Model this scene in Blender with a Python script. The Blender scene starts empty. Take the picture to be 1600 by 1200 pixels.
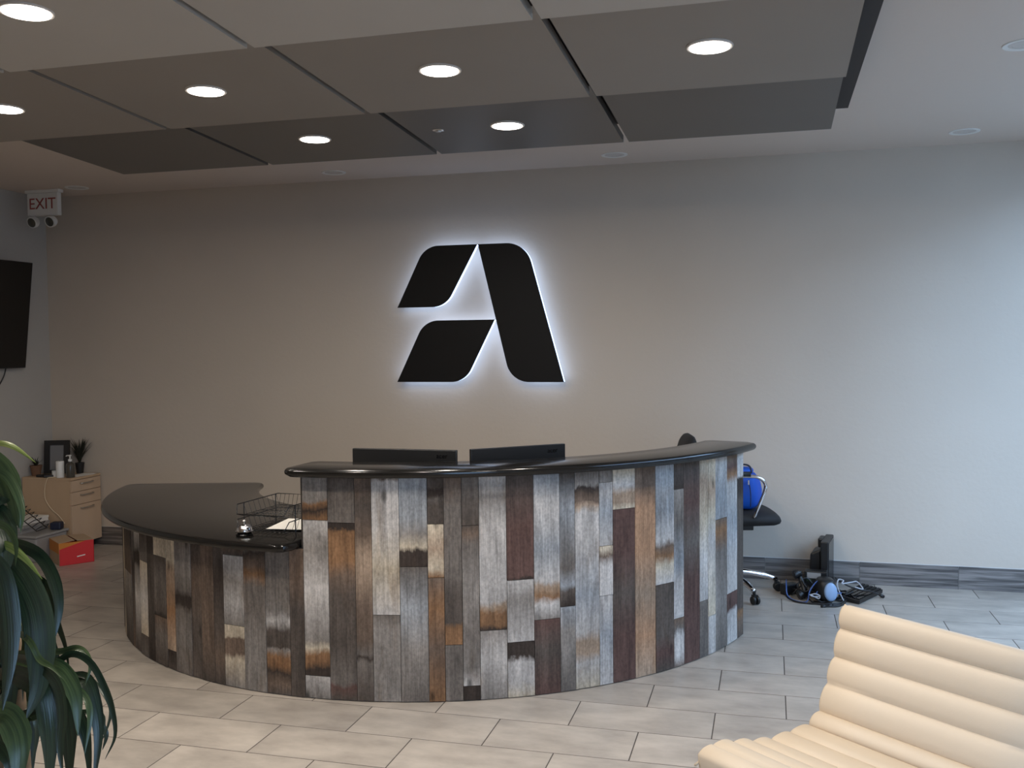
import bpy, math, random
from math import sin, cos, pi, radians, sqrt, atan2, degrees
from mathutils import Vector, Matrix
random.seed(7)
scene = bpy.context.scene
COL = scene.collection
V = Vector

# ------------------------------------------------------------------ camera
F, YAW, PITCH, ROLL, CAMH = 1501.14, .2633, .0424, -.0099, 1.65
fw = V((-sin(YAW)*cos(PITCH), cos(YAW)*cos(PITCH), -sin(PITCH)))
rt0 = V((cos(YAW), sin(YAW), 0)); up0 = rt0.cross(fw)
rt = rt0*cos(ROLL)+up0*sin(ROLL); up = up0*cos(ROLL)-rt0*sin(ROLL)
CAM = V((0, 0, CAMH))
cd = bpy.data.cameras.new('camera'); cam = bpy.data.objects.new('camera', cd); COL.objects.link(cam)
cd.sensor_width = 36; cd.lens = F/1600*36; cd.clip_start = .05
m = Matrix((rt, up, -fw)).transposed().to_4x4(); m.translation = CAM
cam.matrix_world = m; scene.camera = cam
def ray(x, y): return rt*((x-800)/F)-up*((y-600)/F)+fw
def atz(x, y, z): d = ray(x, y); return CAM+d*((z-CAMH)/d.z)
def aty(x, y, Y): d = ray(x, y); return CAM+d*(Y/d.y)
def atd(x, y, dist): return CAM+ray(x, y)*dist

# ------------------------------------------------------------------ world, light, exposure
SKY = 10.0          # overcast daylight outside
LAMP = 11.5         # watts of each ceiling lamp
w = bpy.data.worlds.new('daylight'); scene.world = w; w.use_nodes = True
bg = w.node_tree.nodes['Background']; bg.inputs[0].default_value = (.44, .66, 1, 1); bg.inputs[1].default_value = SKY
vs = scene.view_settings; vs.view_transform = 'Standard'; vs.look = 'None'; vs.gamma = 1; vs.exposure = 0.0
vs.use_curve_mapping = False
XL, XR, YB, YF, ZC = -5.885, 1.95, 6.83, -.4, 2.91
def portal(name, loc, rot, sx, sy):
    l = bpy.data.lights.new(name, 'AREA'); l.shape = 'RECTANGLE'; l.size = sx; l.size_y = sy
    l.cycles.is_portal = True
    o = bpy.data.objects.new(name, l); COL.objects.link(o); o.location = loc; o.rotation_euler = rot
RW = (3.3, 6.62, .2, 2.80)       # window in the right wall: y0, y1, z0, z1
FW = (.1, 1.6, .2, 2.70)        # shop window behind the camera: x0, x1, z0, z1
portal('window_portal', (XR+.12, (RW[0]+RW[1])/2, (RW[2]+RW[3])/2), (0, pi/2, 0), RW[3]-RW[2], RW[1]-RW[0])
portal('window_portal', ((FW[0]+FW[1])/2, YF-.12, (FW[2]+FW[3])/2), (pi/2, 0, 0), FW[1]-FW[0], FW[3]-FW[2])

# ------------------------------------------------------------------ materials
def s2l(c):
    return tuple((x/12.92 if x <= .04045 else ((x+.055)/1.055)**2.4) for x in (v/255 for v in c))
def mat(name, rgb, rough=.6, metal=0, spec=.5, emit=None, estr=0, noise=None, bump=None, coat=0):
    """noise=(scale, amount[, (sx,sy,sz)]) colour mottling; bump=(scale, strength)"""
    M = bpy.data.materials.new(name); M.use_nodes = True
    nt = M.node_tree; b = nt.nodes['Principled BSDF']
    c = s2l(rgb)
    b.inputs['Base Color'].default_value = (*c, 1); b.inputs['Roughness'].default_value = rough
    b.inputs['Metallic'].default_value = metal; b.inputs['Specular IOR Level'].default_value = spec
    b.inputs['Coat Weight'].default_value = coat
    if emit: b.inputs['Emission Color'].default_value = (*emit, 1); b.inputs['Emission Strength'].default_value = estr
    if noise or bump:
        tc = nt.nodes.new('ShaderNodeTexCoord')
    if noise:
        mp = nt.nodes.new('ShaderNodeMapping'); mp.inputs['Scale'].default_value = noise[2] if len(noise) > 2 else (1, 1, 1)
        n = nt.nodes.new('ShaderNodeTexNoise'); n.inputs['Scale'].default_value = noise[0]; n.inputs['Detail'].default_value = 5
        nt.links.new(tc.outputs['Object'], mp.inputs[0]); nt.links.new(mp.outputs[0], n.inputs['Vector'])
        r = nt.nodes.new('ShaderNodeMapRange'); a = noise[1]
        r.inputs[1].default_value = .3; r.inputs[2].default_value = .7; r.inputs[3].default_value = 1-a; r.inputs[4].default_value = 1+a
        nt.links.new(n.outputs[0], r.inputs[0])
        x = nt.nodes.new('ShaderNodeMix'); x.data_type = 'RGBA'; x.blend_type = 'MULTIPLY'; x.inputs[0].default_value = 1
        x.inputs[6].default_value = (*c, 1); nt.links.new(r.outputs[0], x.inputs[7]); nt.links.new(x.outputs[2], b.inputs['Base Color'])
    if bump:
        n2 = nt.nodes.new('ShaderNodeTexNoise'); n2.inputs['Scale'].default_value = bump[0]; n2.inputs['Detail'].default_value = 3
        nt.links.new(tc.outputs['Object'], n2.inputs['Vector'])
        bp = nt.nodes.new('ShaderNodeBump'); bp.inputs['Strength'].default_value = bump[1]; bp.inputs['Distance'].default_value = .003
        nt.links.new(n2.outputs[0], bp.inputs['Height']); nt.links.new(bp.outputs[0], b.inputs['Normal'])
    return M

M = {}
M['wall'] = mat('wall_paint', (196, 184, 170), .75, noise=(1.2, .03), bump=(38, .35))
M['wall_left'] = mat('left_wall_paint', (180, 176, 170), .75, bump=(38, .3))
M['ceiling'] = mat('ceiling_paint', (210, 196, 184), .85, bump=(30, .25))
M['grout'] = mat('grout', (74, 66, 59), .9)
M['base_caulk'] = mat('caulk', (205, 203, 200), .7)
M['black'] = mat('black_plastic', (22, 22, 23), .42)
M['black_soft'] = mat('black_fabric', (26, 26, 28), .7, bump=(400, .3))
M['black_wire'] = mat('black_wire', (18, 17, 17), .35, spec=.6)
M['gloss_black'] = mat('gloss_black', (9, 9, 10), .12)
M['screen'] = mat('dark_screen', (16, 14, 13), .25)
M['chrome'] = mat('chrome', (225, 225, 228), .12, 1)
M['steel'] = mat('brushed_steel', (190, 188, 184), .3, 1)
M['granite'] = mat('black_granite', (20, 19, 18), .15, spec=.45, noise=(160, .35))
M['core'] = mat('desk_core', (58, 50, 44), .8)
M['leather'] = mat('cream_leather', (216, 199, 176), .45, bump=(260, .10))
M['welt'] = mat('cream_welt', (204, 182, 152), .5)
M['birch'] = mat('birch_laminate', (188, 160, 130), .5, noise=(7, .06, (1, 1, .15)))
M['birch2'] = mat('birch_drawer', (192, 166, 140), .5, noise=(7, .06, (1, 1, .15)))
M['red'] = mat('red_card', (205, 46, 50), .55)
M['orange'] = mat('orange_card', (196, 122, 44), .6)
M['kraft'] = mat('kraft_card', (176, 150, 122), .8)
M['white'] = mat('white_plastic', (225, 224, 220), .5)
M['paper'] = mat('paper', (226, 222, 214), .8)
M['blue'] = mat('blue_nylon', (0, 80, 188), .6, bump=(300, .2))
M['blue_dark'] = mat('navy_plastic', (26, 34, 56), .5)
M['blue_cable'] = mat('blue_cable', (62, 92, 150), .5)
M['bluegrey'] = mat('blue_grey_plastic', (140, 166, 200), .35)
M['grey_cable'] = mat('grey_cable', (176, 178, 184), .5)
M['cream_cable'] = mat('cream_cable', (218, 198, 166), .5)
M['greyplastic'] = mat('grey_translucent_plastic', (150, 148, 146), .35)
M['frame_dark'] = mat('dark_picture_frame', (24, 22, 22), .5)
M['picture'] = mat('pale_print', (120, 120, 122), .3)
M['terracotta'] = mat('terracotta', (112, 82, 62), .8)
M['soil'] = mat('soil', (44, 34, 27), .95, noise=(60, .4))
M['pot'] = mat('planter_glaze', (62, 60, 58), .4)
M['cane'] = mat('dracaena_cane', (120, 98, 74), .85, noise=(40, .25))
M['grass'] = mat('dark_grass', (34, 36, 26), .7)
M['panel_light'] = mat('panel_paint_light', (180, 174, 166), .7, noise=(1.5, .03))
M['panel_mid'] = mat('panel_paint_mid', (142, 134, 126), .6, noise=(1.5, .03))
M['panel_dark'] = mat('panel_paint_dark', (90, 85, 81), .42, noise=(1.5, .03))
M['cloud_frame'] = mat('cloud_frame', (40, 33, 30), .7)
M['logo'] = mat('logo_black', (12, 10, 10), .55, spec=.25)
M['logo_led'] = mat('logo_led', (240, 245, 255), .5, emit=(.46, .64, 1), estr=2.3)
M['lamp'] = mat('lamp_lens', (250, 245, 238), .4, emit=(1, .93, .85), estr=9)
M['trim'] = mat('lamp_trim', (200, 194, 188), .5)
M['red_letter'] = mat('exit_letter', (150, 70, 66), .5)
M['amber'] = mat('dark_lens', (70, 68, 60), .3)
M['clear'] = mat('amber_bottle', (74, 70, 62), .15)
M['mullion'] = mat('window_frame', (60, 58, 56), .4, 0.6)
M['pavement'] = mat('pavement', (140, 138, 134), .9)
M['rubber'] = mat('caster_rubber', (16, 16, 17), .45)

def leaf_mat(name, c1, c2, rough=.32):
    Mt = mat(name, c1, rough, spec=.55); nt = Mt.node_tree; b = nt.nodes['Principled BSDF']
    tc = nt.nodes.new('ShaderNodeUVMap'); mp = nt.nodes.new('ShaderNodeMapping'); mp.inputs['Scale'].default_value = (26, .9, 1)
    n = nt.nodes.new('ShaderNodeTexNoise'); n.inputs['Scale'].default_value = 1.2; n.inputs['Detail'].default_value = 4
    cr = nt.nodes.new('ShaderNodeMix'); cr.data_type = 'RGBA'
    cr.inputs[6].default_value = (*s2l(c1), 1); cr.inputs[7].default_value = (*s2l(c2), 1)
    mr = nt.nodes.new('ShaderNodeMapRange'); mr.inputs[1].default_value = .38; mr.inputs[2].default_value = .68
    nt.links.new(tc.outputs[0], mp.inputs[0]); nt.links.new(mp.outputs[0], n.inputs['Vector']); nt.links.new(n.outputs[0], mr.inputs[0])
    nt.links.new(mr.outputs[0], cr.inputs[0]); nt.links.new(cr.outputs[2], b.inputs['Base Color'])
    b.inputs['Subsurface Weight'].default_value = 0
    bp = nt.nodes.new('ShaderNodeBump'); bp.inputs['Strength'].default_value = .25; bp.inputs['Distance'].default_value = .004
    nt.links.new(n.outputs[0], bp.inputs['Height']); nt.links.new(bp.outputs[0], b.inputs['Normal'])
    return Mt
M['leaf'] = leaf_mat('leaf_dark', (26, 40, 28), (46, 64, 42))
M['leaf_mid'] = leaf_mat('leaf_mid', (46, 66, 40), (82, 100, 60))
M['leaf_lime'] = leaf_mat('leaf_lime', (112, 138, 58), (176, 184, 110))

def tile_mat():
    Mt = mat('floor_tile', (176, 164, 148), .36); nt = Mt.node_tree; b = nt.nodes['Principled BSDF']
    tc = nt.nodes.new('ShaderNodeTexCoord'); oi = nt.nodes.new('ShaderNodeObjectInfo')
    ad = nt.nodes.new('ShaderNodeVectorMath'); ad.operation = 'ADD'
    sc = nt.nodes.new('ShaderNodeVectorMath'); sc.operation = 'SCALE'; sc.inputs['Scale'].default_value = 40
    nt.links.new(oi.outputs['Random'], sc.inputs[0]); nt.links.new(tc.outputs['Object'], ad.inputs[0]); nt.links.new(sc.outputs[0], ad.inputs[1])
    n = nt.nodes.new('ShaderNodeTexNoise'); n.inputs['Scale'].default_value = 5; n.inputs['Detail'].default_value = 7; n.inputs['Roughness'].default_value = .62
    mp = nt.nodes.new('ShaderNodeMapping'); mp.inputs['Scale'].default_value = (.8, 1.6, 1)
    nt.links.new(ad.outputs[0], mp.inputs[0]); nt.links.new(mp.outputs[0], n.inputs['Vector'])
    cr = nt.nodes.new('ShaderNodeMix'); cr.data_type = 'RGBA'
    cr.inputs[6].default_value = (*s2l((150, 141, 131)), 1); cr.inputs[7].default_value = (*s2l((180, 170, 158)), 1)
    mr = nt.nodes.new('ShaderNodeMapRange'); mr.inputs[1].default_value = .32; mr.inputs[2].default_value = .66
    nt.links.new(n.outputs[0], mr.inputs[0]); nt.links.new(mr.outputs[0], cr.inputs[0])
    m2 = nt.nodes.new('ShaderNodeMapRange'); m2.inputs[3].default_value = .93; m2.inputs[4].default_value = 1.05
    nt.links.new(oi.outputs['Random'], m2.inputs[0])
    x = nt.nodes.new('ShaderNodeMix'); x.data_type = 'RGBA'; x.blend_type = 'MULTIPLY'; x.inputs[0].default_value = 1
    nt.links.new(cr.outputs[2], x.inputs[6]); nt.links.new(m2.outputs[0], x.inputs[7]); nt.links.new(x.outputs[2], b.inputs['Base Color'])
    return Mt
M['tile'] = tile_mat()
def baseboard_mat():
    Mt = mat('wood_look_tile', (110, 104, 98), .45); nt = Mt.node_tree; b = nt.nodes['Principled BSDF']
    tc = nt.nodes.new('ShaderNodeTexCoord'); oi = nt.nodes.new('ShaderNodeObjectInfo')
    ad = nt.nodes.new('ShaderNodeVectorMath'); ad.operation = 'ADD'
    sc = nt.nodes.new('ShaderNodeVectorMath'); sc.operation = 'SCALE'; sc.inputs['Scale'].default_value = 30
    nt.links.new(oi.outputs['Random'], sc.inputs[0]); nt.links.new(tc.outputs['Object'], ad.inputs[0]); nt.links.new(sc.outputs[0], ad.inputs[1])
    mp = nt.nodes.new('ShaderNodeMapping'); mp.inputs['Scale'].default_value = (1.3, 1, 26)
    n = nt.nodes.new('ShaderNodeTexNoise'); n.inputs['Scale'].default_value = 2.2; n.inputs['Detail'].default_value = 7; n.inputs['Distortion'].default_value = .5
    nt.links.new(ad.outputs[0], mp.inputs[0]); nt.links.new(mp.outputs[0], n.inputs['Vector'])
    cr = nt.nodes.new('ShaderNodeMix'); cr.data_type = 'RGBA'
    cr.inputs[6].default_value = (*s2l((72, 68, 66)), 1); cr.inputs[7].default_value = (*s2l((134, 128, 124)), 1)
    mr = nt.nodes.new('ShaderNodeMapRange'); mr.inputs[1].default_value = .36; mr.inputs[2].default_value = .64
    nt.links.new(n.outputs[0], mr.inputs[0]); nt.links.new(mr.outputs[0], cr.inputs[0]); nt.links.new(cr.outputs[2], b.inputs['Base Color'])
    return Mt
M['baseboard'] = baseboard_mat()
def plank_mat(stops, z0_, z1_):
    """weathered barn board: ramp of the board's own tones and stains along its length x grain"""
    Mt = mat('reclaimed_wood', (120, 110, 100), .8, spec=.25); nt = Mt.node_tree; b = nt.nodes['Principled BSDF']
    uv = nt.nodes.new('ShaderNodeUVMap'); oi = nt.nodes.new('ShaderNodeObjectInfo')
    sc = nt.nodes.new('ShaderNodeVectorMath'); sc.operation = 'SCALE'; sc.inputs['Scale'].default_value = 50
    nt.links.new(oi.outputs['Random'], sc.inputs[0])
    def noise(scl, detail, rough, dist):
        ad = nt.nodes.new('ShaderNodeVectorMath'); ad.operation = 'ADD'
        nt.links.new(uv.outputs[0], ad.inputs[0]); nt.links.new(sc.outputs[0], ad.inputs[1])
        mp = nt.nodes.new('ShaderNodeMapping'); mp.inputs['Scale'].default_value = scl
        n = nt.nodes.new('ShaderNodeTexNoise'); n.inputs['Scale'].default_value = 1; n.inputs['Detail'].default_value = detail
        n.inputs['Roughness'].default_value = rough; n.inputs['Distortion'].default_value = dist
        nt.links.new(ad.outputs[0], mp.inputs[0]); nt.links.new(mp.outputs[0], n.inputs['Vector']); return n
    def rng(n, a, b_, c, d):
        r = nt.nodes.new('ShaderNodeMapRange')
        for k, v in enumerate((a, b_, c, d)): r.inputs[k+1].default_value = v
        nt.links.new(n.outputs[0], r.inputs[0]); return r
    def mul(a, f, col=None):
        x = nt.nodes.new('ShaderNodeMix'); x.data_type = 'RGBA'; x.blend_type = 'MULTIPLY'
        x.inputs[0].default_value = 1; nt.links.new(a, x.inputs[6]); nt.links.new(f, x.inputs[7]); return x.outputs[2]
    g = noise((105, 2.4, 1), 7, .7, .9)
    sx = nt.nodes.new('ShaderNodeSeparateXYZ'); nt.links.new(uv.outputs[0], sx.inputs[0])
    e1 = noise((13, 9, 1), 4, .7, .5); e2 = noise((110, 9, 1), 2, .5, 0)
    def math2(op, a, b_):
        n = nt.nodes.new('ShaderNodeMath'); n.operation = op
        for i_, q in enumerate((a, b_)):
            if isinstance(q, (int, float)): n.inputs[i_].default_value = q
            else: nt.links.new(q, n.inputs[i_])
        return n.outputs[0]
    v1 = math2('MULTIPLY', math2('SUBTRACT', e1.outputs[0], .5), .08); v2 = math2('MULTIPLY', math2('SUBTRACT', e2.outputs[0], .5), .018)
    vv = math2('ADD', sx.outputs[1], math2('ADD', v1, v2))
    fac = math2('DIVIDE', math2('SUBTRACT', vv, z0_), max(.01, z1_-z0_))
    rp_ = nt.nodes.new('ShaderNodeValToRGB'); nt.links.new(fac, rp_.inputs[0]); el = rp_.color_ramp.elements
    ss = sorted((min(1, max(0, (z_-z0_)/max(.01, z1_-z0_))), c_) for z_, c_ in stops)
    while len(el) < len(ss): el.new(.5)
    while len(el) > max(1, len(ss)): el.remove(el[-1])
    for e_, (p_, c_) in zip(el, ss): e_.position = p_
    for e_, (p_, c_) in zip(el, ss): e_.position = p_; e_.color = (*c_, 1)
    c = rp_.outputs[0]
    c = mul(c, rng(g, .3, .7, .70, 1.24).outputs[0])
    bl = noise((20, 3.6, 1), 6, .65, .6); c = mul(c, rng(bl, .3, .7, .66, 1.3).outputs[0])
    kv = nt.nodes.new('ShaderNodeTexVoronoi'); kv.inputs['Scale'].default_value = 1; ka = nt.nodes.new('ShaderNodeVectorMath'); ka.operation = 'ADD'
    km_ = nt.nodes.new('ShaderNodeMapping'); km_.inputs['Scale'].default_value = (6.5, 2.6, 1)
    nt.links.new(uv.outputs[0], ka.inputs[0]); nt.links.new(sc.outputs[0], ka.inputs[1]); nt.links.new(ka.outputs[0], km_.inputs[0]); nt.links.new(km_.outputs[0], kv.inputs['Vector'])
    c = mul(c, rng(kv, .035, .11, .35, 1).outputs[0])          # knots
    sp = noise((90, 60, 1), 3, .6, 0); c = mul(c, rng(sp, .35, .62, .82, 1.1).outputs[0])
    # brown weathering blotches
    bn = noise((9, 2.6, 1), 4, .6, .8); f = rng(bn, .56, .74, 0, .6)
    x = nt.nodes.new('ShaderNodeMix'); x.data_type = 'RGBA'; x.blend_type = 'MULTIPLY'
    nt.links.new(f.outputs[0], x.inputs[0]); nt.links.new(c, x.inputs[6]); x.inputs[7].default_value = (.70, .58, .47, 1)
    nt.links.new(x.outputs[2], b.inputs['Base Color'])
    bp = nt.nodes.new('ShaderNodeBump'); bp.inputs['Strength'].default_value = .5; bp.inputs['Distance'].default_value = .002
    nt.links.new(g.outputs[0], bp.inputs['Height']); nt.links.new(bp.outputs[0], b.inputs['Normal'])
    return Mt
def glass_mat():
    Mt = bpy.data.materials.new('window_glass'); Mt.use_nodes = True; nt = Mt.node_tree; nt.nodes.clear()
    o = nt.nodes.new('ShaderNodeOutputMaterial'); mx = nt.nodes.new('ShaderNodeMixShader'); mx.inputs[0].default_value = .06
    t = nt.nodes.new('ShaderNodeBsdfTransparent'); t.inputs[0].default_value = (.93, .96, .97, 1)
    g = nt.nodes.new('ShaderNodeBsdfGlossy'); g.inputs['Roughness'].default_value = .02
    nt.links.new(t.outputs[0], mx.inputs[1]); nt.links.new(g.outputs[0], mx.inputs[2]); nt.links.new(mx.outputs[0], o.inputs[0])
    return Mt
M['glass'] = glass_mat()

# ------------------------------------------------------------------ mesh helpers
def spline(P, n):
    P = [V(p) for p in P]; out = []
    for i in range(len(P)-1):
        a = P[i-1] if i else P[0]*2-P[1]; b, c = P[i], P[i+1]; d = P[i+2] if i+2 < len(P) else P[-1]*2-P[-2]
        for k in range(n):
            t = k/n; out.append(.5*((2*b)+(c-a)*t+(2*a-5*b+4*c-d)*t*t+(3*b-a-3*c+d)*t**3))
    out.append(P[-1]); return out
class MB:
    def __init__(s): s.v = []; s.f = []
    def add(s, vs_, fs):
        n = len(s.v); s.v += [V(p) for p in vs_]; s.f += [tuple(i+n for i in f) for f in fs]; return s
    def box(s, c, d, R=None):
        c = V(c); pts = []
        for z in (-.5, .5):
            for x, y in ((-.5, -.5), (.5, -.5), (.5, .5), (-.5, .5)):
                p = V((x*d[0], y*d[1], z*d[2])); pts.append(c+(R @ p if R else p))
        return s.add(pts, [(3, 2, 1, 0), (4, 5, 6, 7), (0, 1, 5, 4), (1, 2, 6, 5), (2, 3, 7, 6), (3, 0, 4, 7)])
    def bb(s, a, b): return s.box([(p+q)/2 for p, q in zip(a, b)], [abs(q-p) for p, q in zip(a, b)])
    def tube(s, P, r, n=8, closed=False):
        P = [V(p) for p in P]; L = len(P); rings = []; prev = None
        for i in range(L):
            if closed: t = P[(i+1) % L]-P[i-1]
            else: t = P[min(i+1, L-1)]-P[max(i-1, 0)]
            t.normalize()
            if prev is None: a = V((0, 0, 1)) if abs(t.z) < .9 else V((1, 0, 0)); nn = t.cross(a).normalized()
            else: nn = (prev-t*prev.dot(t)).normalized()
            prev = nn; bt = t.cross(nn); rr = r[i] if isinstance(r, (list, tuple)) else r
            rings.append([P[i]+(nn*cos(2*pi*k/n)+bt*sin(2*pi*k/n))*rr for k in range(n)])
        vs_ = [p for g in rings for p in g]; fs = []
        for i in range(L if closed else L-1):
            j = (i+1) % L
            for k in range(n): fs.append((i*n+k, i*n+(k+1) % n, j*n+(k+1) % n, j*n+k))
        if not closed: fs += [tuple(reversed(range(n))), tuple((L-1)*n+k for k in range(n))]
        return s.add(vs_, fs)
    def lathe(s, prof, n=24, c=(0, 0, 0), R=None, ring=False):
        c = V(c); vs_ = []; fs = []
        for r, z in prof:
            for k in range(n):
                p = V((r*cos(2*pi*k/n), r*sin(2*pi*k/n), z)); vs_.append(c+(R @ p if R else p))
        for i in range(len(prof)-1):
            for k in range(n): fs.append((i*n+k, i*n+(k+1) % n, (i+1)*n+(k+1) % n, (i+1)*n+k))
        m_ = len(prof)-1
        if ring: fs += [(m_*n+k, m_*n+(k+1) % n, (k+1) % n, k) for k in range(n)]
        else: fs += [tuple(reversed(range(n))), tuple(m_*n+k for k in range(n))]
        return s.add(vs_, fs)
    def prism(s, poly, fn0, fn1):
        n = len(poly)
        return s.add([fn0(p) for p in poly]+[fn1(p) for p in poly],
                     [tuple(range(n-1, -1, -1)), tuple(range(n, 2*n))]+[(i, (i+1) % n, n+(i+1) % n, n+i) for i in range(n)])
    def build(s, name, m_, parent=None, off=(0, 0, 0), bevel=0, seg=2, smooth=False, recalc=True):
        me = bpy.data.meshes.new(name); off = V(off)
        me.from_pydata([p-off for p in s.v], [], s.f)
        if recalc:
            import bmesh
            b = bmesh.new(); b.from_mesh(me); bmesh.ops.recalc_face_normals(b, faces=b.faces); b.to_mesh(me); b.free()
        me.materials.append(M[m_] if isinstance(m_, str) else m_)
        if smooth: me.polygons.foreach_set('use_smooth', [True]*len(me.polygons))
        o = bpy.data.objects.new(name, me); COL.objects.link(o)
        if parent: o.parent = parent
        else: o.location = off
        if bevel:
            bv = o.modifiers.new('bevel', 'BEVEL'); bv.width = bevel; bv.segments = seg; bv.limit_method = 'ANGLE'; bv.angle_limit = radians(40)
            if smooth is False: me.polygons.foreach_set('use_smooth', [False]*len(me.polygons))
        return o
def autosmooth(o, ang=35):
    me = o.data; me.polygons.foreach_set('use_smooth', [True]*len(me.polygons)); me.set_sharp_from_angle(angle=radians(ang)); return o
def thing(name, label, cat, loc=(0, 0, 0), rz=0, group=None):
    o = bpy.data.objects.new(name, None); o.empty_display_size = .1; COL.objects.link(o)
    o.location = loc; o.rotation_euler = (0, 0, rz); tag(o, label, cat, group); return o
def tag(o, label, cat, group=None):
    o['label'] = label; o['category'] = cat
    if group: o['group'] = group
    return o
def struct(o): o['kind'] = 'structure'; return o
def text_mb(txt, size, depth, align='CENTER'):
    cu = bpy.data.curves.new('t', 'FONT'); cu.body = txt; cu.size = size; cu.extrude = depth; cu.align_x = align; cu.align_y = 'CENTER'; cu.resolution_u = 3
    o = bpy.data.objects.new('t', cu); COL.objects.link(o); bpy.context.view_layer.update()
    me = bpy.data.meshes.new_from_object(o.evaluated_get(bpy.context.evaluated_depsgraph_get()))
    mb = MB(); mb.add([v.co.copy() for v in me.vertices], [tuple(p.vertices) for p in me.polygons])
    bpy.data.objects.remove(o); bpy.data.curves.remove(cu); bpy.data.meshes.remove(me); return mb
def xform(mb, R, loc): mb.v = [R @ p+V(loc) for p in mb.v]; return mb

# ------------------------------------------------------------------ room shell
T = .15
floor = struct(MB().bb((XL-T, YF-T, -.12), (XR+T, YB+T, -.0009)).build('floor', 'grout'))
struct(MB().bb((XL-T, YB, -.12), (XR+T, YB+T, ZC+.12)).build('wall_back', 'wall'))
struct(MB().bb((XL-T, YF-T, -.12), (XL, YB, ZC+.12)).build('wall_left', 'wall_left'))
struct(MB().bb((XL, YF-T, ZC), (XR, YB, ZC+.12)).build('ceiling', 'ceiling'))
wr = MB(); y0, y1, z0, z1 = RW
wr.bb((XR, YF-T, -.12), (XR+T, y0, ZC+.12)).bb((XR, y1, -.12), (XR+T, YB, ZC+.12)).bb((XR, y0, -.12), (XR+T, y1, z0)).bb((XR, y0, z1), (XR+T, y1, ZC+.12))
struct(wr.build('wall_right', 'wall'))
wf = MB(); x0, x1, z2, z3 = FW
wf.bb((XL, YF-T, -.12), (x0, YF, ZC)).bb((x1, YF-T, -.12), (XR, YF, ZC)).bb((x0, YF-T, -.12), (x1, YF, z2)).bb((x0, YF-T, z3), (x1, YF, ZC))
struct(wf.build('wall_front', 'wall'))
def window(name, a, b, axis):
    """a, b: opposite corners of the opening in the wall plane"""
    root = struct(bpy.data.objects.new(name, None)); COL.objects.link(root)
    t = .05; n = 3
    def P(u, z, d): return (XR+.05+d, u, z) if axis == 'y' else (u, YF-.05-d, z)
    (u0, z0_), (u1, z1_) = a, b
    fr = MB()
    for q in range(n+1):
        u = u0+(u1-u0-t)*q/n; fr.bb(P(u, z0_, 0), P(u+t, z1_, .05))
    for z in (z0_, z1_-t): fr.bb(P(u0, z, 0), P(u1, z+t, .05))
    fr.build('window_frame', 'mullion', root)
    for q in range(n):
        ua = u0+(u1-u0-t)*q/n+t; ub = u0+(u1-u0-t)*(q+1)/n
        MB().bb(P(ua, z0_+t, .02), P(ub, z1_-t, .026)).build('pane', 'glass', root)
window('window_1', (RW[0], RW[2]), (RW[1], RW[3]), 'y')
window('window_2', (FW[0], FW[2]), (FW[1], FW[3]), 'x')
M['brick'] = mat('sky_blocker_brick', (104, 88, 78), .9, noise=(3, .15))
struct(MB().bb((8.0, -4, -.35), (13, 16, 4.6)).build('wall_sky_blocker', 'brick'))  # added unseen block, hides low sky so daylight falls diagonally on wall_back
struct(MB().bb((XR+T, -9, -.35), (16, 16, -.2)).bb((XL-6, -14, -.35), (16, YF-T, -.2)).build('pavement', 'pavement'))

# floor tiles: 24 x 12 inch, half running bond
TX, TY, GAP = .607, .289, .005
def tile_mesh(sx, sy):
    me = bpy.data.meshes.new('tile'); e = .0005; a, b = sx/2, sy/2
    v = [(-a, -b, -.012), (a, -b, -.012), (a, b, -.012), (-a, b, -.012), (-a, -b, -e), (a, -b, -e), (a, b, -e), (-a, b, -e),
         (-a+e, -b+e, 0), (a-e, -b+e, 0), (a-e, b-e, 0), (-a+e, b-e, 0)]
    f = [(8, 9, 10, 11)]
    for k in range(4): f += [(k, (k+1) % 4, 4+(k+1) % 4, 4+k), (4+k, 4+(k+1) % 4, 8+(k+1) % 4, 8+k)]
    me.from_pydata(v, [], f); me.materials.append(M['tile']); return me
full = tile_mesh(TX-GAP, TY-GAP); cache = {}
far = MB()
for n in range(-14, 14):
    ya = max(3.421+TY*n, YF); yb = min(3.421+TY*(n+1), YB-.010)
    if yb-ya < .02: continue
    ph = .068 if n % 2 else .068-TX/2
    k0 = math.floor((XL-ph)/TX)
    for k in range(k0, k0+15):
        xa = max(ph+k*TX, XL+.001); xb = min(ph+(k+1)*TX, XR-.001)
        if xb-xa < .03: continue
        sx, sy = xb-xa-GAP, yb-ya-GAP
        if n >= -4:
            key = (round(sx, 3), round(sy, 3))
            if key == (round(TX-GAP, 3), round(TY-GAP, 3)): me = full
            else: me = cache.setdefault(key, tile_mesh(sx, sy))
            o = bpy.data.objects.new('tile', me); COL.objects.link(o); o.location = ((xa+xb)/2, (ya+yb)/2, 0); o.parent = floor
        else: far.box(((xa+xb)/2, (ya+yb)/2, -.006), (sx, sy, .012))
o = far.build('tile_field', 'tile', floor); o['kind'] = 'stuff'

# baseboard of wood-look tiles
bb = struct(MB().bb((XL, YB-.004, 0), (XR, YB, .153)).build('baseboard_back', 'base_caulk'))
x = -.0356-.6167*10
while x < XR:
    a, b = max(x, XL+.002), min(x+.6167, XR-.002)
    if b-a > .03: MB().bb((a+.0015, YB-.011, .0005), (b-.0015, YB-.003, .150)).build('tile', 'baseboard', bb)
    x += .6167
bl = struct(MB().bb((XL, YF, 0), (XL+.004, YB-.012, .153)).build('baseboard_left', 'base_caulk'))
y = YB-.013
while y > YF+.05:
    a = max(y-.6167, YF)
    MB().bb((XL+.003, a+.0015, .0005), (XL+.011, y-.0015, .150)).build('tile', 'baseboard', bl)
    y -= .6167

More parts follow.
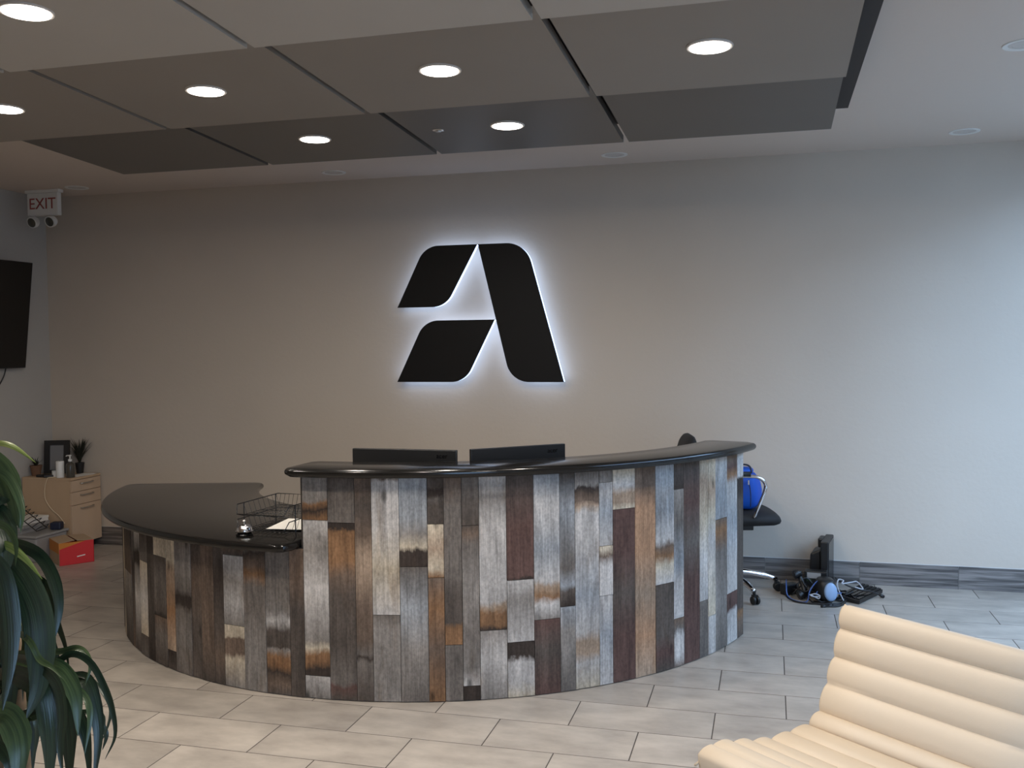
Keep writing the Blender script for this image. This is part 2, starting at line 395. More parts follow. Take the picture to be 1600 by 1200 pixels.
# ------------------------------------------------------------------ ceiling cloud
S = 1.02/.95
CX = [-3.455*S, -2.545*S, -1.605*S, -.665*S, .274*S]
CY = [1.885*S, 2.790*S, 3.712*S, 4.598*S]
ZR, DZ = 2.67, .045
cloud = thing('ceiling_cloud', 'suspended ceiling cloud of stepped square panels, pale grey to charcoal, in a dark frame', 'ceiling panel', (0, 0, ZR))
fr = MB(); fx0, fx1, fy0, fy1 = CX[0]-.03, .355, CY[0]-.02, CY[3]-.03
fr.bb((fx0, fy0, 2.758), (fx1, fy1, 2.80))
fr.build('frame', 'cloud_frame', cloud, (0, 0, ZR))
for hx in (CX[0]+.4, CX[2], CX[4]-.4):
    for hy in (CY[0]+.3, CY[3]-.4): MB().tube([(hx, hy, 2.79), (hx, hy, ZC)], .006, 6).build('hanger_rod', 'steel', cloud, (0, 0, ZR))
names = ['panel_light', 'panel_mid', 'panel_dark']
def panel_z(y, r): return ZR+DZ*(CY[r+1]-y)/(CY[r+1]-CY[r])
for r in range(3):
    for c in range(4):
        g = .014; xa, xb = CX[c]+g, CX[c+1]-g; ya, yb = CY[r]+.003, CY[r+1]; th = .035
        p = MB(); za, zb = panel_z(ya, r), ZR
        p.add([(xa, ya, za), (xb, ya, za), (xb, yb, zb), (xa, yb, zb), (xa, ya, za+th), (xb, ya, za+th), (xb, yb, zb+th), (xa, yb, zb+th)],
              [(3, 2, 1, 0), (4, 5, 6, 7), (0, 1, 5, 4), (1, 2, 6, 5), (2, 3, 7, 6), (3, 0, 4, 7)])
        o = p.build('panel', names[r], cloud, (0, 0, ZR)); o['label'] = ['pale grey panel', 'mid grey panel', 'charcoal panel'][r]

def downlight(px, py, zz, label):
    t = thing('downlight', label, 'ceiling light', (px, py, zz), 0, 'lit downlights in the ceiling cloud')
    tr = MB().lathe([(.070, -.001), (.080, -.003), (.083, .001), (.083, .008), (.070, .008)], 32, ring=True); autosmooth(tr.build('trim', 'trim', t))
    MB().lathe([(.0705, -.0045), (.0705, .006)], 32).build('lens', 'lamp', t)
    l = bpy.data.lights.new('downlight_lamp', 'AREA'); l.shape = 'DISK'; l.size = .13; l.energy = LAMP; l.color = (1, .91, .80); l.spread = radians(180)
    lo = bpy.data.objects.new('downlight_lamp', l); COL.objects.link(lo); lo.location = (0, 0, -.007); lo.parent = t
tilt = 0
row_names = ['a pale grey', 'a mid grey', 'a charcoal']
col_names = ['first from the television wall', 'second from the television wall', 'third from the television wall', 'fourth from the television wall']
for r, cs in ((0, (0, 1, 2, 3)), (1, (0, 1, 2, 3)), (2, (1, 2))):
    for c in cs:
        xx = (CX[c]+CX[c+1])/2; yy = (CY[r]+CY[r+1])/2+.02
        downlight(xx, yy, panel_z(yy, r)-.002, 'lit round downlight in %s cloud panel, %s' % (row_names[r], col_names[c]))
pz = atz(685, 204, ZR+.02)
sp = thing('sprinkler_cover', 'small chrome sprinkler head cover in a charcoal ceiling panel', 'sprinkler', (pz.x, pz.y, panel_z(pz.y, 2)-.001))
autosmooth(MB().lathe([(.030, .003), (.030, 0), (.026, -.002), (.0, -.003)], 24).build('cover_plate', 'chrome', sp))
autosmooth(MB().lathe([(.010, 0), (.011, -.005), (.014, -.006), (.013, -.008), (.0, -.008)], 16).build('deflector', 'steel', sp))

def ceiling_can(px, py, lab):
    t = thing('recessed_light', lab, 'ceiling light', (px, py, ZC), 0, 'unlit recessed lights in the white ceiling')
    autosmooth(MB().lathe([(.066, -.002), (.082, -.006), (.088, -.004), (.090, .004), (.066, .004)], 28, ring=True).build('trim', 'white', t))
    autosmooth(MB().lathe([(.066, -.0015), (.05, -.003), (.048, .002), (.0, .002)], 28).build('lens', 'trim', t))
for (px, py), lab in zip([(-5.283, 6.48), (-3.086, 6.50), (-1.018, 6.48), (1.135, 6.42), (1.05, 4.61)],
        ['unlit white recessed light above the filing cabinet corner', 'unlit white recessed light along the logo wall, above the lower counter',
         'unlit white recessed light along the logo wall, nearest the lit logo', 'unlit white recessed light above the cable pile wall', 'unlit white recessed light in bare ceiling beside the cloud']):
    ceiling_can(px, py, lab)

# ------------------------------------------------------------------ logo on the back wall
LY = 6.73
def logo_pt(x, y): p = aty(x, y, LY); return (p.x, p.z)
def rounded(poly):
    """list of (x, z, radius)"""
    out = []; n = len(poly)
    for i, (x_, z_, r_) in enumerate(poly):
        p = V((x_, z_)); a = V(poly[i-1][:2]); b = V(poly[(i+1) % n][:2])
        if not r_: out.append(p); continue
        da = (a-p).normalized(); db = (b-p).normalized(); ang = da.angle(db); tl = r_/math.tan(ang/2)
        s_, e_ = p+da*tl, p+db*tl; c_ = p+(da+db).normalized()*(r_/sin(ang/2))
        a0 = atan2(*(s_-c_).yx); a1 = atan2(*(e_-c_).yx); d = (a1-a0+pi) % (2*pi)-pi
        out += [c_+V((cos(a0+d*k/12), sin(a0+d*k/12)))*r_ for k in range(13)]
    return out
zt, zm, zn, zb_ = 2.379, 1.925, 1.825, 1.366
kk = LY/6.78
def L(x, z, r=0): return (x*kk, CAMH+(z-CAMH)*kk, r)
shapes = [
    [L(-2.715, zm), L(-2.49, zt, .17), L(-2.083, zt), L(-2.335, zm, .17)],
    [L(-2.725, zb_), L(-2.50, zn, .17), L(-1.955, zn), L(-2.19, zb_, .17)],
    [L(-2.077, zt), L(-1.715, zt, .19), L(-1.440, zb_), L(-1.835, zb_, .17)],
]
logo = thing('wall_logo', 'black letter A logo of three slanted shapes with white halo lighting on the wall', 'sign', (-2.08, LY, 1.366))
def shrink(P, d):
    """inset a polygon"""
    n = len(P); out = []; A = sum(P[i-1].x*P[i].y-P[i].x*P[i-1].y for i in range(n)); sg = 1 if A > 0 else -1
    for i in range(n):
        e1 = (P[i]-P[i-1]); e2 = (P[(i+1) % n]-P[i])
        if e1.length < 1e-6 or e2.length < 1e-6: out.append(P[i]); continue
        n1 = V((-e1.y, e1.x)).normalized()*sg; n2 = V((-e2.y, e2.x)).normalized()*sg
        b = (n1+n2).normalized(); out.append(P[i]+b*(d/max(.35, b.dot(n1))))
    return out
for sh in shapes:
    P = rounded(sh)
    f_ = MB().prism(P, lambda p: V((p.x, LY, p.y)), lambda p: V((p.x, LY+.008, p.y))).build('logo_face', 'logo', logo, logo.location)
    Q = shrink(P, .002)
    MB().prism(Q, lambda p: V((p.x, LY+.0082, p.y)), lambda p: V((p.x, LY+.052, p.y))).build('led_backing', 'logo_led', f_, logo.location)
    cxm = sum(p.x for p in P)/len(P); czm = sum(p.y for p in P)/len(P)
    for dx, dz in ((-.06, -.08), (.06, .08)): MB().tube([(cxm+dx, LY+.05, czm+dz), (cxm+dx, YB, czm+dz)], .008, 8).build('standoff', 'steel', f_, logo.location)

# ------------------------------------------------------------------ reception desk
DX, DY, DR = -2.082, 6.034, 2.008
desk = thing('reception_desk', 'curved two-level reception desk clad in reclaimed wood boards with black stone counters', 'reception desk', (DX, DY, 0))
def PA(r, a, z): return V((r*sin(a), -r*cos(a), z))      # a from the -Y axis, local to the desk
def cyl_hit(x, y, R=DR):
    d = ray(x, y); ox, oy = CAM.x-DX, CAM.y-DY
    A = d.x**2+d.y**2; B = 2*(ox*d.x+oy*d.y); C_ = ox*ox+oy*oy-R*R; D_ = B*B-4*A*C_
    if D_ < 0: return None
    t = (-B-sqrt(D_))/(2*A); p = CAM+d*t
    return atan2(p.x-DX, -(p.y-DY)), p.z
def arc_slab(name, m_, r0, r1, a0, a1, zt_, th, nose, nseg=64, corner=.0, parent=desk):
    """curved slab with a rounded outer nose; end corners rounded by 'corner'"""
    prof = []                                        # closed profile in (inset, z)
    for k in range(7): t = pi/2-pi*k/6; prof.append((nose*(1-cos(t)), zt_-th/2+th/2*sin(t)))
    mb = MB(); vs_ = []; fs = []; n = nseg+1
    def outline(ins):
        """outline points (closed) inset by ins"""
        R1, R0 = r1-ins, r0+ins; pts = []; e = ins/r1
        A0, A1 = a0+e, a1-e; c_ = corner
        for k in range(n):
            a = A0+(A1-A0)*k/nseg; d = min(k, nseg-k)/nseg*(A1-A0)*R1; rr = R1
            if c_ and d < c_: rr = R1-c_+sqrt(max(0, c_*c_-(c_-d)**2))
            pts.append((rr, a))
        for k in range(n):
            a = A1-(A1-A0)*k/nseg; d = min(k, nseg-k)/nseg*(A1-A0)*R0; rr = R0
            c2 = min(c_, .06)
            if c2 and d < c2: rr = R0+c2-sqrt(max(0, c2*c2-(c2-d)**2))
            pts.append((rr, a))
        return pts
    rings = [outline(i_) for i_, z_ in prof]
    for g, (i_, z_) in zip(rings, prof): vs_ += [PA(r_, a_, z_) for r_, a_ in g]
    N = len(rings[0])
    for j in range(len(prof)-1):
        for k in range(N): fs.append((j*N+k, j*N+(k+1) % N, (j+1)*N+(k+1) % N, (j+1)*N+k))
    for j in (0, len(prof)-1):
        for k in range(nseg): fs.append((j*N+k, j*N+k+1, j*N+N-2-k, j*N+N-1-k))
    mb.add(vs_, fs); o = mb.build(name, m_, parent); autosmooth(o, 30); return o
AE = radians(74.4)
lc = arc_slab('lower_counter', 'granite', 1.21, 2.122, -AE-.01, radians(-1.05), .742, .04, .02, 120, .05)
wk = arc_slab('inner_worktop', 'granite', 1.21, 1.895, radians(-1.0), radians(73), .742, .04, .02, 80)
uc = arc_slab('raised_counter', 'granite', 1.775, 2.085, radians(-2.4), AE+.012, 1.088, .042, .021, 80, .035)
lc['label'] = 'polished black lower counter'; uc['label'] = 'polished black raised counter'
def arc_wall(mb, r0, r1, a0, a1, z0_, z1_, n=48):
    vs_ = []; fs = []
    for k in range(n+1):
        a = a0+(a1-a0)*k/n; vs_ += [PA(r0, a, z0_), PA(r1, a, z0_), PA(r1, a, z1_), PA(r0, a, z1_)]
    for k in range(n):
        b = 4*k; c = b+4
        for q in range(4): fs.append((b+q, b+(q+1) % 4, c+(q+1) % 4, c+q))
    fs += [(0, 1, 2, 3), (4*n+3, 4*n+2, 4*n+1, 4*n)]
    mb.add(vs_, fs)
core = MB(); arc_wall(core, 1.90, DR-.018, -AE, radians(-1.0), 0, .703); arc_wall(core, 1.90, DR-.018, radians(-1.0), AE-.02, 0, 1.047)
core.build('curved_body', 'core', desk)
for a in (-AE+.05, AE-.06):
    gab = MB(); arc_wall(gab, 1.30, 1.90, a, a+.02, 0, .703, 2); gab.build('end_gable', 'core', desk)

# --- the boards, one object each.  Colours are the boards' own tones and stains.
PAL = dict(L=(188, 182, 176), G=(138, 131, 124), D=(88, 79, 72), B=(112, 95, 82), T=(166, 144, 123), R=(96, 73, 66), K=(62, 53, 47),
           P=(194, 180, 158), N=(172, 134, 104), O=(136, 102, 73), U=(150, 152, 154), M=(112, 104, 97))
def reg(x0_, y0_, s_): return lambda zx, zy: (x0_+zx/s_, y0_+zy/s_)
R1 = reg(180, 810, 4.137); R2 = reg(460, 730, 3.158); R3 = reg(660, 730, 3.158); R4 = reg(860, 700, 3.077); R5 = reg(1010, 690, 3.241)
# (region, x_left, x_right at mid height, boards top to bottom: 'code@zoom_y ...' with | where a board ends)
BOARDS = [
 (R1, 52, 72, 'P@60 P@300 G@500 P@800'), (R1, 72, 112, 'D@80 B@340 | G@360 M@600 D@800'), (R1, 112, 128, 'M@80 K@300 D@500 B@760'),
 (R1, 128, 165, 'L@80 G@190 K@225 K@285 G@310 L@500 M@760 D@850'), (R1, 165, 213, 'D@100 M@270 | P@290 L@500 P@745 | D@755 M@860'), (R1, 213, 255, 'K@110 D@300 D@600 K@900'),
 (R1, 255, 333, 'P@115 P@240 | D@255 M@400 D@600 K@625 | B@640 M@760 D@900'), (R1, 333, 388, 'P@125 P@280 T@330 O@600 T@840 | K@860 D@960'),
 (R1, 388, 490, 'M@140 G@300 M@470 K@510 K@560 M@600 G@800 M@1000'), (R1, 490, 558, 'D@150 B@400 D@700 D@1020'), (R1, 558, 638, 'B@160 B@500 B@800 D@1040'),
 (R1, 638, 702, 'D@170 K@400 D@700 B@900 D@1050'), (R1, 702, 832, 'B@180 D@235 | L@245 G@400 L@550 G@685 | P@695 P@765 B@780 B@870 P@910 G@1070'),
 (R1, 832, 972, 'M@185 K@225 B@300 O@360 M@440 M@600 G@800 G@1100'), (R1, 972, 1128, 'M@200 M@450 G@600 L@660 D@730 D@840 G@860 O@900 O@950 K@1000 B@1060 D@1130'),
 (R1, 1128, 1220, 'B@200 B@350 D@600 D@900 D@1140'),
 (R2, 47, 170, 'G@40 G@165 O@185 K@215 O@255 | L@268 G@400 L@600 G@850 P@890 O@930 O@970 K@1000 K@1025 | L@1035 G@1130'),
 (R2, 170, 302, 'D@40 M@270 | K@280 K@310 O@325 O@460 B@540 D@640 D@880 M@1060 R@1085 D@1140'), (R2, 302, 385, 'B@40 D@200 B@330 T@450 B@700 B@860 M@920 K@940 M@960 D@1145'),
 (R2, 385, 521, 'B@45 L@75 L@300 P@500 L@725 | M@735 G@800 G@1000 G@1150'), (R2, 521, 661, 'U@50 U@250 G@330 P@395 K@420 K@485 | M@498 U@700 G@900 M@1150'),
 (R3, 27, 109, 'D@45 D@100 K@115 K@140 M@165 D@190 D@278 | P@285 T@400 P@500 O@540 | B@552 O@700 B@900 O@1150'), (R3, 109, 197, 'B@40 M@200 M@500 D@640 D@760 O@785 O@870 | M@885 M@1150'),
 (R3, 197, 282, 'M@45 D@280 | D@295 B@330 M@380 G@600 M@800 G@1000 L@1070 | K@1090 K@1150'), (R3, 282, 417, 'L@45 G@150 L@300 L@500 L@660 T@690 O@720 O@780 K@800 | G@810 L@950 G@1140'),
 (R3, 417, 551, 'D@45 R@300 R@540 K@552 | L@560 G@650 L@855 | K@868 K@940 L@965 L@1060 P@1130'), (R3, 551, 679, 'U@40 L@200 U@400 L@560 T@585 O@640 L@680 G@745 | R@755 D@900 R@1110'),
 (R3, 679, 755, 'D@40 U@200 M@500 U@580 D@610 K@680 | U@695 G@800 G@900 M@1110'),
 (R4, 120, 236, 'M@115 G@175 K@190 B@255 T@275 L@310 L@500 U@700 L@880 T@930 T@985 L@1030 P@1160'), (R4, 236, 301, 'M@110 G@160 | L@168 U@300 L@465 | P@475 B@520 L@570 L@705 | L@712 U@900 L@1140'),
 (R4, 301, 407, 'P@105 L@180 T@220 T@260 P@288 | R@296 R@500 D@700 R@900 R@1130'), (R4, 407, 505, 'B@90 B@180 N@300 N@500 T@700 N@900 T@1100'),
 (R4, 505, 593, 'U@85 U@300 L@440 B@480 O@520 P@560 L@645 | D@660 D@900 R@980 D@1085'), (R4, 593, 642, 'D@85 K@190 | G@205 M@350 U@560 L@640 L@805 | B@830 M@870 L@900 L@990 B@1050'),
 (R5, 190, 269, 'D@110 R@300 M@500 R@700 R@1120'), (R5, 269, 312, 'P@100 T@200 P@400 L@600 L@800 | M@812 M@1110'), (R5, 312, 349, 'P@100 T@240 P@360 L@480 P@875 | L@885 L@1085'),
 (R5, 349, 408, 'L@90 U@250 U@385 | B@395 O@450 B@520 M@560 G@800 M@1070'), (R5, 408, 459, 'B@90 R@130 O@170 L@210 U@400 L@600 L@755 | R@770 R@840 L@860 L@1030'),
 (R5, 459, 489, 'L@75 L@180 K@190 K@250 D@300 D@700 D@840 O@860 B@910 D@1000'),
]
rnd = random.Random(3)
def jit(c, a=.06): k = 1+rnd.uniform(-a, a); return tuple(v*k for v in c)
def plank(r_in, a0, a1, zt_, zb2, stops, proud):
    # stops: (z, rgb linear) from top to bottom
    g = .0012; am = (a0+a1)/2; hw = DR*math.tan((a1-a0)/2)-g
    et = V((cos(am), sin(am), 0)); er = V((sin(am), -cos(am), 0)); ro = DR+proud; vs_ = []; uvs = []
    for z_ in (zt_-.0012, zb2+.0012):
        for u_, r_ in ((-hw, DR-.016), (-hw, ro), (hw, ro), (hw, DR-.016)):
            p = er*r_+et*u_; p.z = z_; vs_.append(p); uvs.append((am*DR+u_, z_))
    fs = [(q, 4+q, 4+(q+1) % 4, (q+1) % 4) for q in range(3)]+[(0, 1, 2, 3), (7, 6, 5, 4)]
    me = bpy.data.meshes.new('plank'); me.from_pydata(vs_, [], fs); me.materials.append(plank_mat(stops, zb2, zt_))
    uv = me.uv_layers.new(name='UVMap')
    for lp in me.loops: uv.data[lp.index].uv = uvs[lp.vertex_index]
    o = bpy.data.objects.new('plank', me); COL.objects.link(o); o.parent = desk; return o
edges = []
for R_, xa, xb, spec in BOARDS:
    y_mid = (600 if R_ is not R1 else 480)
    xm0, ym = R_(xa, y_mid); xm1, _ = R_(xb, y_mid)
    h0 = cyl_hit(xm0, ym); h1 = cyl_hit(xm1, ym)
    a0 = h0[0] if h0 else h1[0]-.05; a1 = h1[0] if h1 else AE-.02
    edges.append([R_, a0, a1, xm0, xm1, spec])
for e1, e2 in zip(edges, edges[1:]):             # close small gaps between measured columns
    mid = (e1[2]+e2[1])/2; e1[2] = e2[1] = mid
for R_, a0, a1, xm0, xm1, spec in edges:
    low = R_ is R1; ztop = .702 if low else 1.046
    segs = [s_.split() for s_ in spec.split('|')]
    bounds = [ztop]; lists = []
    for sg in segs:
        st = []
        for item in sg:
            code, zy = item.split('@'); _, py = R_(0, float(zy))
            h = cyl_hit((xm0+xm1)/2, py); st.append([h[1] if h else 0, s2l(jit(PAL[code]))])
        lists.append(st)
    for A_, B_ in zip(lists, lists[1:]): bounds.append((A_[-1][0]+B_[0][0])/2)
    bounds.append(.003)
    for i, st in enumerate(lists):
        plank(DR, a0, a1, bounds[i], bounds[i+1], [tuple(q) for q in st], rnd.uniform(-.0015, .0025))
# boards continuing round the hidden left end
aa = edges[0][1]; k = 0
while aa > -AE+.01:
    a2 = max(-AE, aa-.055); c_ = 'GDPBLM'[k % 6]; k += 1
    plank(DR, a2, aa, .702, .003, [(.702, s2l(jit(PAL[c_]))), (.35, s2l(jit(PAL[c_]))), (.003, s2l(jit(PAL['M'])))], rnd.uniform(-.001, .002)); aa = a2

# ------------------------------------------------------------------ things on the desk
WT = .742
def monitor(p0, p1, ztop, label):
    """p0, p1: ends of the panel (x, y)"""
    a = V((*p0, 0)); b = V((*p1, 0)); c = (a+b)/2; ex = (b-a).normalized(); wdt = (b-a).length; rz = atan2(ex.y, ex.x)
    t = thing('computer_monitor', label, 'monitor', (c.x, c.y, WT), rz)
    h = .325; zb3 = ztop-WT-h
    # back of the panel faces -Y (towards the visitor)
    MB().bb((-wdt/2, -.012, zb3), (wdt/2, .012, zb3+h)).build('panel', 'black', t, bevel=.003)
    MB().bb((-wdt/2+.012, .0122, zb3+.02), (wdt/2-.012, .0132, zb3+h-.012)).build('screen', 'screen', t)
    MB().bb((-wdt/2+.06, -.045, zb3+.03), (wdt/2-.06, -.012, zb3+h-.10)).build('rear_housing', 'black', t, bevel=.01)
    tx = text_mb('acer', .034, .0008); xform(tx, Matrix.Rotation(pi/2, 3, 'X'), (wdt/2-.075, -.0128, zb3+h-.030)); tx.build('brand_lettering', 'gloss_black', t, recalc=False)
    MB().bb((-.03, -.062, .012), (.03, -.040, zb3+.14)).build('stand_neck', 'black', t, bevel=.004)
    autosmooth(MB().lathe([(.0, .0), (.115, .0), (.118, .006), (.10, .012), (.0, .014)], 32, (0, -.03, 0)).build('stand_base', 'black', t))
pa, pb = aty(552, 702, 4.5), aty(714, 701, 4.5)
monitor((pa.x, 4.5), (pb.x, 4.5), 1.124, 'black computer monitor seen from behind, square to the logo wall, nearer the bell')
monitor((-1.430, 4.50), (-1.03, 4.845), 1.130, 'black computer monitor seen from behind, turned along the curved raised counter')

bc = atz(382, 836, WT)
bell = thing('service_bell', 'shiny chrome service bell on the black lower counter', 'bell', (bc.x, bc.y, WT))
autosmooth(MB().lathe([(.0, .0), (.038, .0), (.041, .004), (.038, .009), (.030, .012), (.0, .013)], 32).build('base', 'gloss_black', bell))
autosmooth(MB().lathe([(.0, .012), (.030, .013), (.042, .017), (.043, .021), (.038, .024), (.036, .034), (.029, .045), (.018, .053), (.008, .056), (.0, .057)], 32).build('dome', 'chrome', bell), 25)
autosmooth(MB().lathe([(.004, .056), (.004, .064), (.008, .066), (.008, .069), (.004, .073), (.0, .074)], 16).build('plunger', 'steel', bell), 25)

# two-tier wire letter tray
tr = thing('letter_tray', 'black wire two-tier letter tray beside the chrome bell', 'letter tray', (-2.36, 4.32, WT), radians(-4))
def tray_tier(z_, w_, d_, hgt, name):
    mb = MB(); r_ = .0026; fl = .018
    x0_, x1_, y0_, y1_ = -w_/2, w_/2, -d_/2, d_/2
    # bottom grid
    for k in range(11): xk = x0_+w_*k/10; mb.tube([(xk, y0_, z_), (xk, y1_, z_)], .0014, 4)
    for k in range(5): yk = y0_+d_*k/4; mb.tube([(x0_, yk, z_), (x1_, yk, z_)], .0018, 4)
    # flared sides: left, back, right ; scooped front
    rim = [(x0_-fl, y0_-.01, z_+hgt), (x0_-fl, y1_+fl, z_+hgt), (x1_+fl, y1_+fl, z_+hgt), (x1_+fl, y0_-.01, z_+hgt)]
    front = [(x1_+fl, y0_-.01, z_+hgt), (x1_+.004, y0_-.035, z_+.012), (x0_-.004, y0_-.035, z_+.012), (x0_-fl, y0_-.01, z_+hgt)]
    mb.tube(rim, r_, 6); mb.tube(front, r_, 6)
    for k in range(1, 9): yk = y0_+d_*k/8; mb.tube([(x0_, yk, z_), (x0_-fl, yk, z_+hgt)], .0012, 4); mb.tube([(x1_, yk, z_), (x1_+fl, yk, z_+hgt)], .0012, 4)
    for k in range(11): xk = x0_+w_*k/10; mb.tube([(xk, y1_, z_), (xk, y1_+fl, z_+hgt)], .0012, 4)
    for k in range(11): xk = x0_+w_*k/10; mb.tube([(xk, y0_, z_), (xk, y0_-.035, z_+.012)], .0012, 4)
    mb.build(name, 'black_wire', tr)
tray_tier(.006, .255, .33, .055, 'lower_basket'); tray_tier(.080, .255, .33, .055, 'upper_basket')
for sx in (-1, 1):
    for yy in (-.12, .16): MB().tube([(sx*(.1275+.018), yy, .0), (sx*(.1275+.018), yy, .136)], .0028, 6).build('post', 'black_wire', tr)
pp = MB().box((0, 0, .0085), (.216, .279, .0015), Matrix.Rotation(.1, 3, 'Z')).build('paper_sheet', 'paper', None, (0, 0, 0)); pp.location = (-2.30, 4.36, WT)
tag(pp, 'white paper sheet lying in the lower tray of the wire letter tray', 'paper')

# ------------------------------------------------------------------ television, exit sign
tv = thing('television', 'large black flat television tilted on the side wall', 'television', (XL+.002, 5.73, 1.49))
ax = atan2(.10, .84); Rt = Matrix.Rotation(ax, 3, 'Y')
def tvp(mb): return xform(mb, Rt, (-5.80-(XL+.002), 0, 0))
tvp(MB().bb((-.02, -.73, 0), (.0, .73, .846))).build('case', 'black', tv, bevel=.004)
tvp(MB().bb((.0005, -.722, .012), (.002, .722, .838))).build('screen', 'screen', tv)
tvp(MB().bb((-.05, -.4, .2), (-.02, .4, .6))).build('rear_housing', 'black', tv, bevel=.01)
mb = MB(); mb.bb((0, -.25, .3), (.02, .25, .52)); mb.tube([(.01, -.15, .36), (.075, -.15, .38)], .012, 8); mb.tube([(.01, .15, .36), (.075, .15, .38)], .012, 8)
mb.build('wall_bracket', 'black', tv)
q = [(XL+.05, 6.30, 1.53), (XL+.03, 6.28, 1.42), (XL+.012, 6.20, 1.30), (XL+.012, 6.05, 1.16), (XL+.012, 5.9, .9), (XL+.012, 5.86, .5), (XL+.014, 5.85, .16)]
tag(MB().tube(spline(q, 6), .005, 6).build('television_cable', 'black', smooth=True), 'black cable hanging down the wall below the television', 'cable')

ex = thing('exit_sign', 'white exit sign with red letters and twin lamp heads, hung in the ceiling corner', 'exit sign', (-5.61, 6.50, ZC))
MB().bb((-.16, -.03, -.025), (.16, .03, 0)).build('canopy', 'white', ex, bevel=.004)
MB().bb((-.145, -.022, -.205), (.145, .022, -.025)).build('housing', 'white', ex, bevel=.005)
tx = text_mb('EXIT', .125, .001); xform(tx, Matrix.Rotation(pi/2, 3, 'X'), (0, -.0232, -.115)); tx.build('letters', 'red_letter', ex, recalc=False)
for sx in (-1, 1):
    h = MB().lathe([(.0, 0), (.036, 0), (.045, .02), (.045, .05), (.0, .055)], 20, (sx*.085, -.0, -.245), Matrix.Rotation(pi/2+.35, 3, 'X'))
    hh = autosmooth(h.build('lamp_head', 'white', ex)); 
    autosmooth(MB().lathe([(.0, 0), (.038, 0), (.03, .006), (.0, .009)], 20, V((sx*.085, 0, -.245))+Matrix.Rotation(pi/2+.35, 3, 'X') @ V((0, 0, .050)), Matrix.Rotation(pi/2+.35, 3, 'X')).build('lens', 'amber', hh))

# ------------------------------------------------------------------ filing cabinet corner
fc = thing('filing_cabinet', 'pale birch three-drawer filing cabinet in the corner', 'filing cabinet', (-5.64, 6.63, 0))
cx0, cx1, cy0, cy1 = XL+.02, -5.415, 6.455, 6.808
MB().bb((cx0, cy0, .062), (cx1, cy1, .585)).build('body', 'birch', fc, fc.location)
MB().bb((cx0, cy0-.002, .585), (cx1+.016, cy1, .604)).build('top', 'birch', fc, fc.location, bevel=.002)
for za, zb3 in ((.490, .581), (.384, .486), (.066, .380)):
    d = MB().bb((cx1, cy0+.003, za), (cx1+.016, cy1-.003, zb3)).build('drawer', 'birch2', fc, fc.location, bevel=.0015)
    yc = (cy0+cy1)/2; hz = zb3-.028
    MB().tube(spline([(cx1+.016, yc-.07, hz), (cx1+.036, yc-.06, hz), (cx1+.036, yc+.06, hz), (cx1+.016, yc+.07, hz)], 3), .005, 8).build('handle', 'steel', d, fc.location, smooth=True)
for xx in (cx0+.06, cx1-.05):
    for yy in (cy0+.05, cy1-.05):
        MB().lathe([(.0, -.012), (.027, -.012), (.028, 0), (.027, .012), (.0, .012)], 16, (xx, yy, .029), Matrix.Rotation(pi/2, 3, 'X')).tube([(xx, yy, .03), (xx, yy, .064)], .007, 8).build('caster', 'rubber', fc, fc.location)
CT = .604
def on(px, py, Y): p = aty(px, py, Y); return p.x
pf = thing('picture_frame', 'dark picture frame with a pale print leaning on the filing cabinet', 'picture frame', (-5.735, 6.70, CT), radians(22))
Rl = Matrix.Rotation(-.12, 3, 'X')
fmb = MB()
for a, b in (((-.10, -.01, 0), (-.055, .01, .275)), ((.055, -.01, 0), (.10, .01, .275)), ((-.055, -.01, 0), (.055, .01, .03)), ((-.055, -.01, .235), (.055, .01, .275))): fmb.bb(a, b)
xform(fmb, Rl, (0, -.01, .002)).build('frame', 'frame_dark', pf)
xform(MB().bb((-.056, .0, .028), (.056, .006, .237)), Rl, (0, -.01, .002)).build('print', 'picture', pf)
def pot(name, label, loc, r_, h_, m_, cat='plant'):
    t = thing(name, label, cat, loc)
    autosmooth(MB().lathe([(.0, 0), (r_*.72, 0), (r_, h_*.9), (r_*1.06, h_*.9), (r_*1.06, h_), (r_*.9, h_), (r_*.88, h_*.9), (.0, h_*.88)], 24).build('pot', m_, t)); return t
def blades(t, n, z0_, hmin, hmax, spread, m_, wid, seed):
    rr = random.Random(seed)
    for k in range(n):
        a = rr.uniform(0, 2*pi); h_ = rr.uniform(hmin, hmax); s_ = spread*rr.uniform(.3, 1); mb = MB()
        P = [V((cos(a)*s_*t_**1.6, sin(a)*s_*t_**1.6, z0_+h_*(t_-.12*t_*t_))) for t_ in (0, .35, .7, 1)]
        sd = V((-sin(a), cos(a), 0)); vs_ = []
        for i, p in enumerate(P): wv = wid*(1, .9, .6, .08)[i]; vs_ += [p-sd*wv, p+V((cos(a), sin(a), 0))*wv*.3, p+sd*wv]
        fs = []
        for i in range(3):
            for q_ in range(2): fs.append((3*i+q_, 3*i+q_+1, 3*i+q_+4, 3*i+q_+3))
        mb.add(vs_, fs).build('leaf', m_, t, recalc=False, smooth=True)
gp = pot('potted_grass', 'dark spiky potted grass behind the pump bottle on the filing cabinet', (-5.548, 6.745, CT), .036, .09, 'frame_dark')
blades(gp, 90, .075, .13, .25, .13, 'grass', .0055, 5)
sp_ = pot('potted_succulent', 'small dark leafy plant in a clay pot on the filing cabinet', (-5.815, 6.555, CT), .045, .085, 'terracotta')
blades(sp_, 26, .07, .05, .10, .07, 'grass', .008, 9)
cd_ = thing('pillar_candle', 'white pillar candle at the edge of the filing cabinet', 'candle', (-5.535, 6.50, CT))
autosmooth(MB().lathe([(.0, 0), (.030, 0), (.031, .003), (.031, .128), (.029, .132), (.018, .128), (.0, .126)], 24).build('wax', 'white', cd_))
MB().tube([(0, 0, .125), (.001, 0, .136)], .0015, 6).build('wick', 'black', cd_)
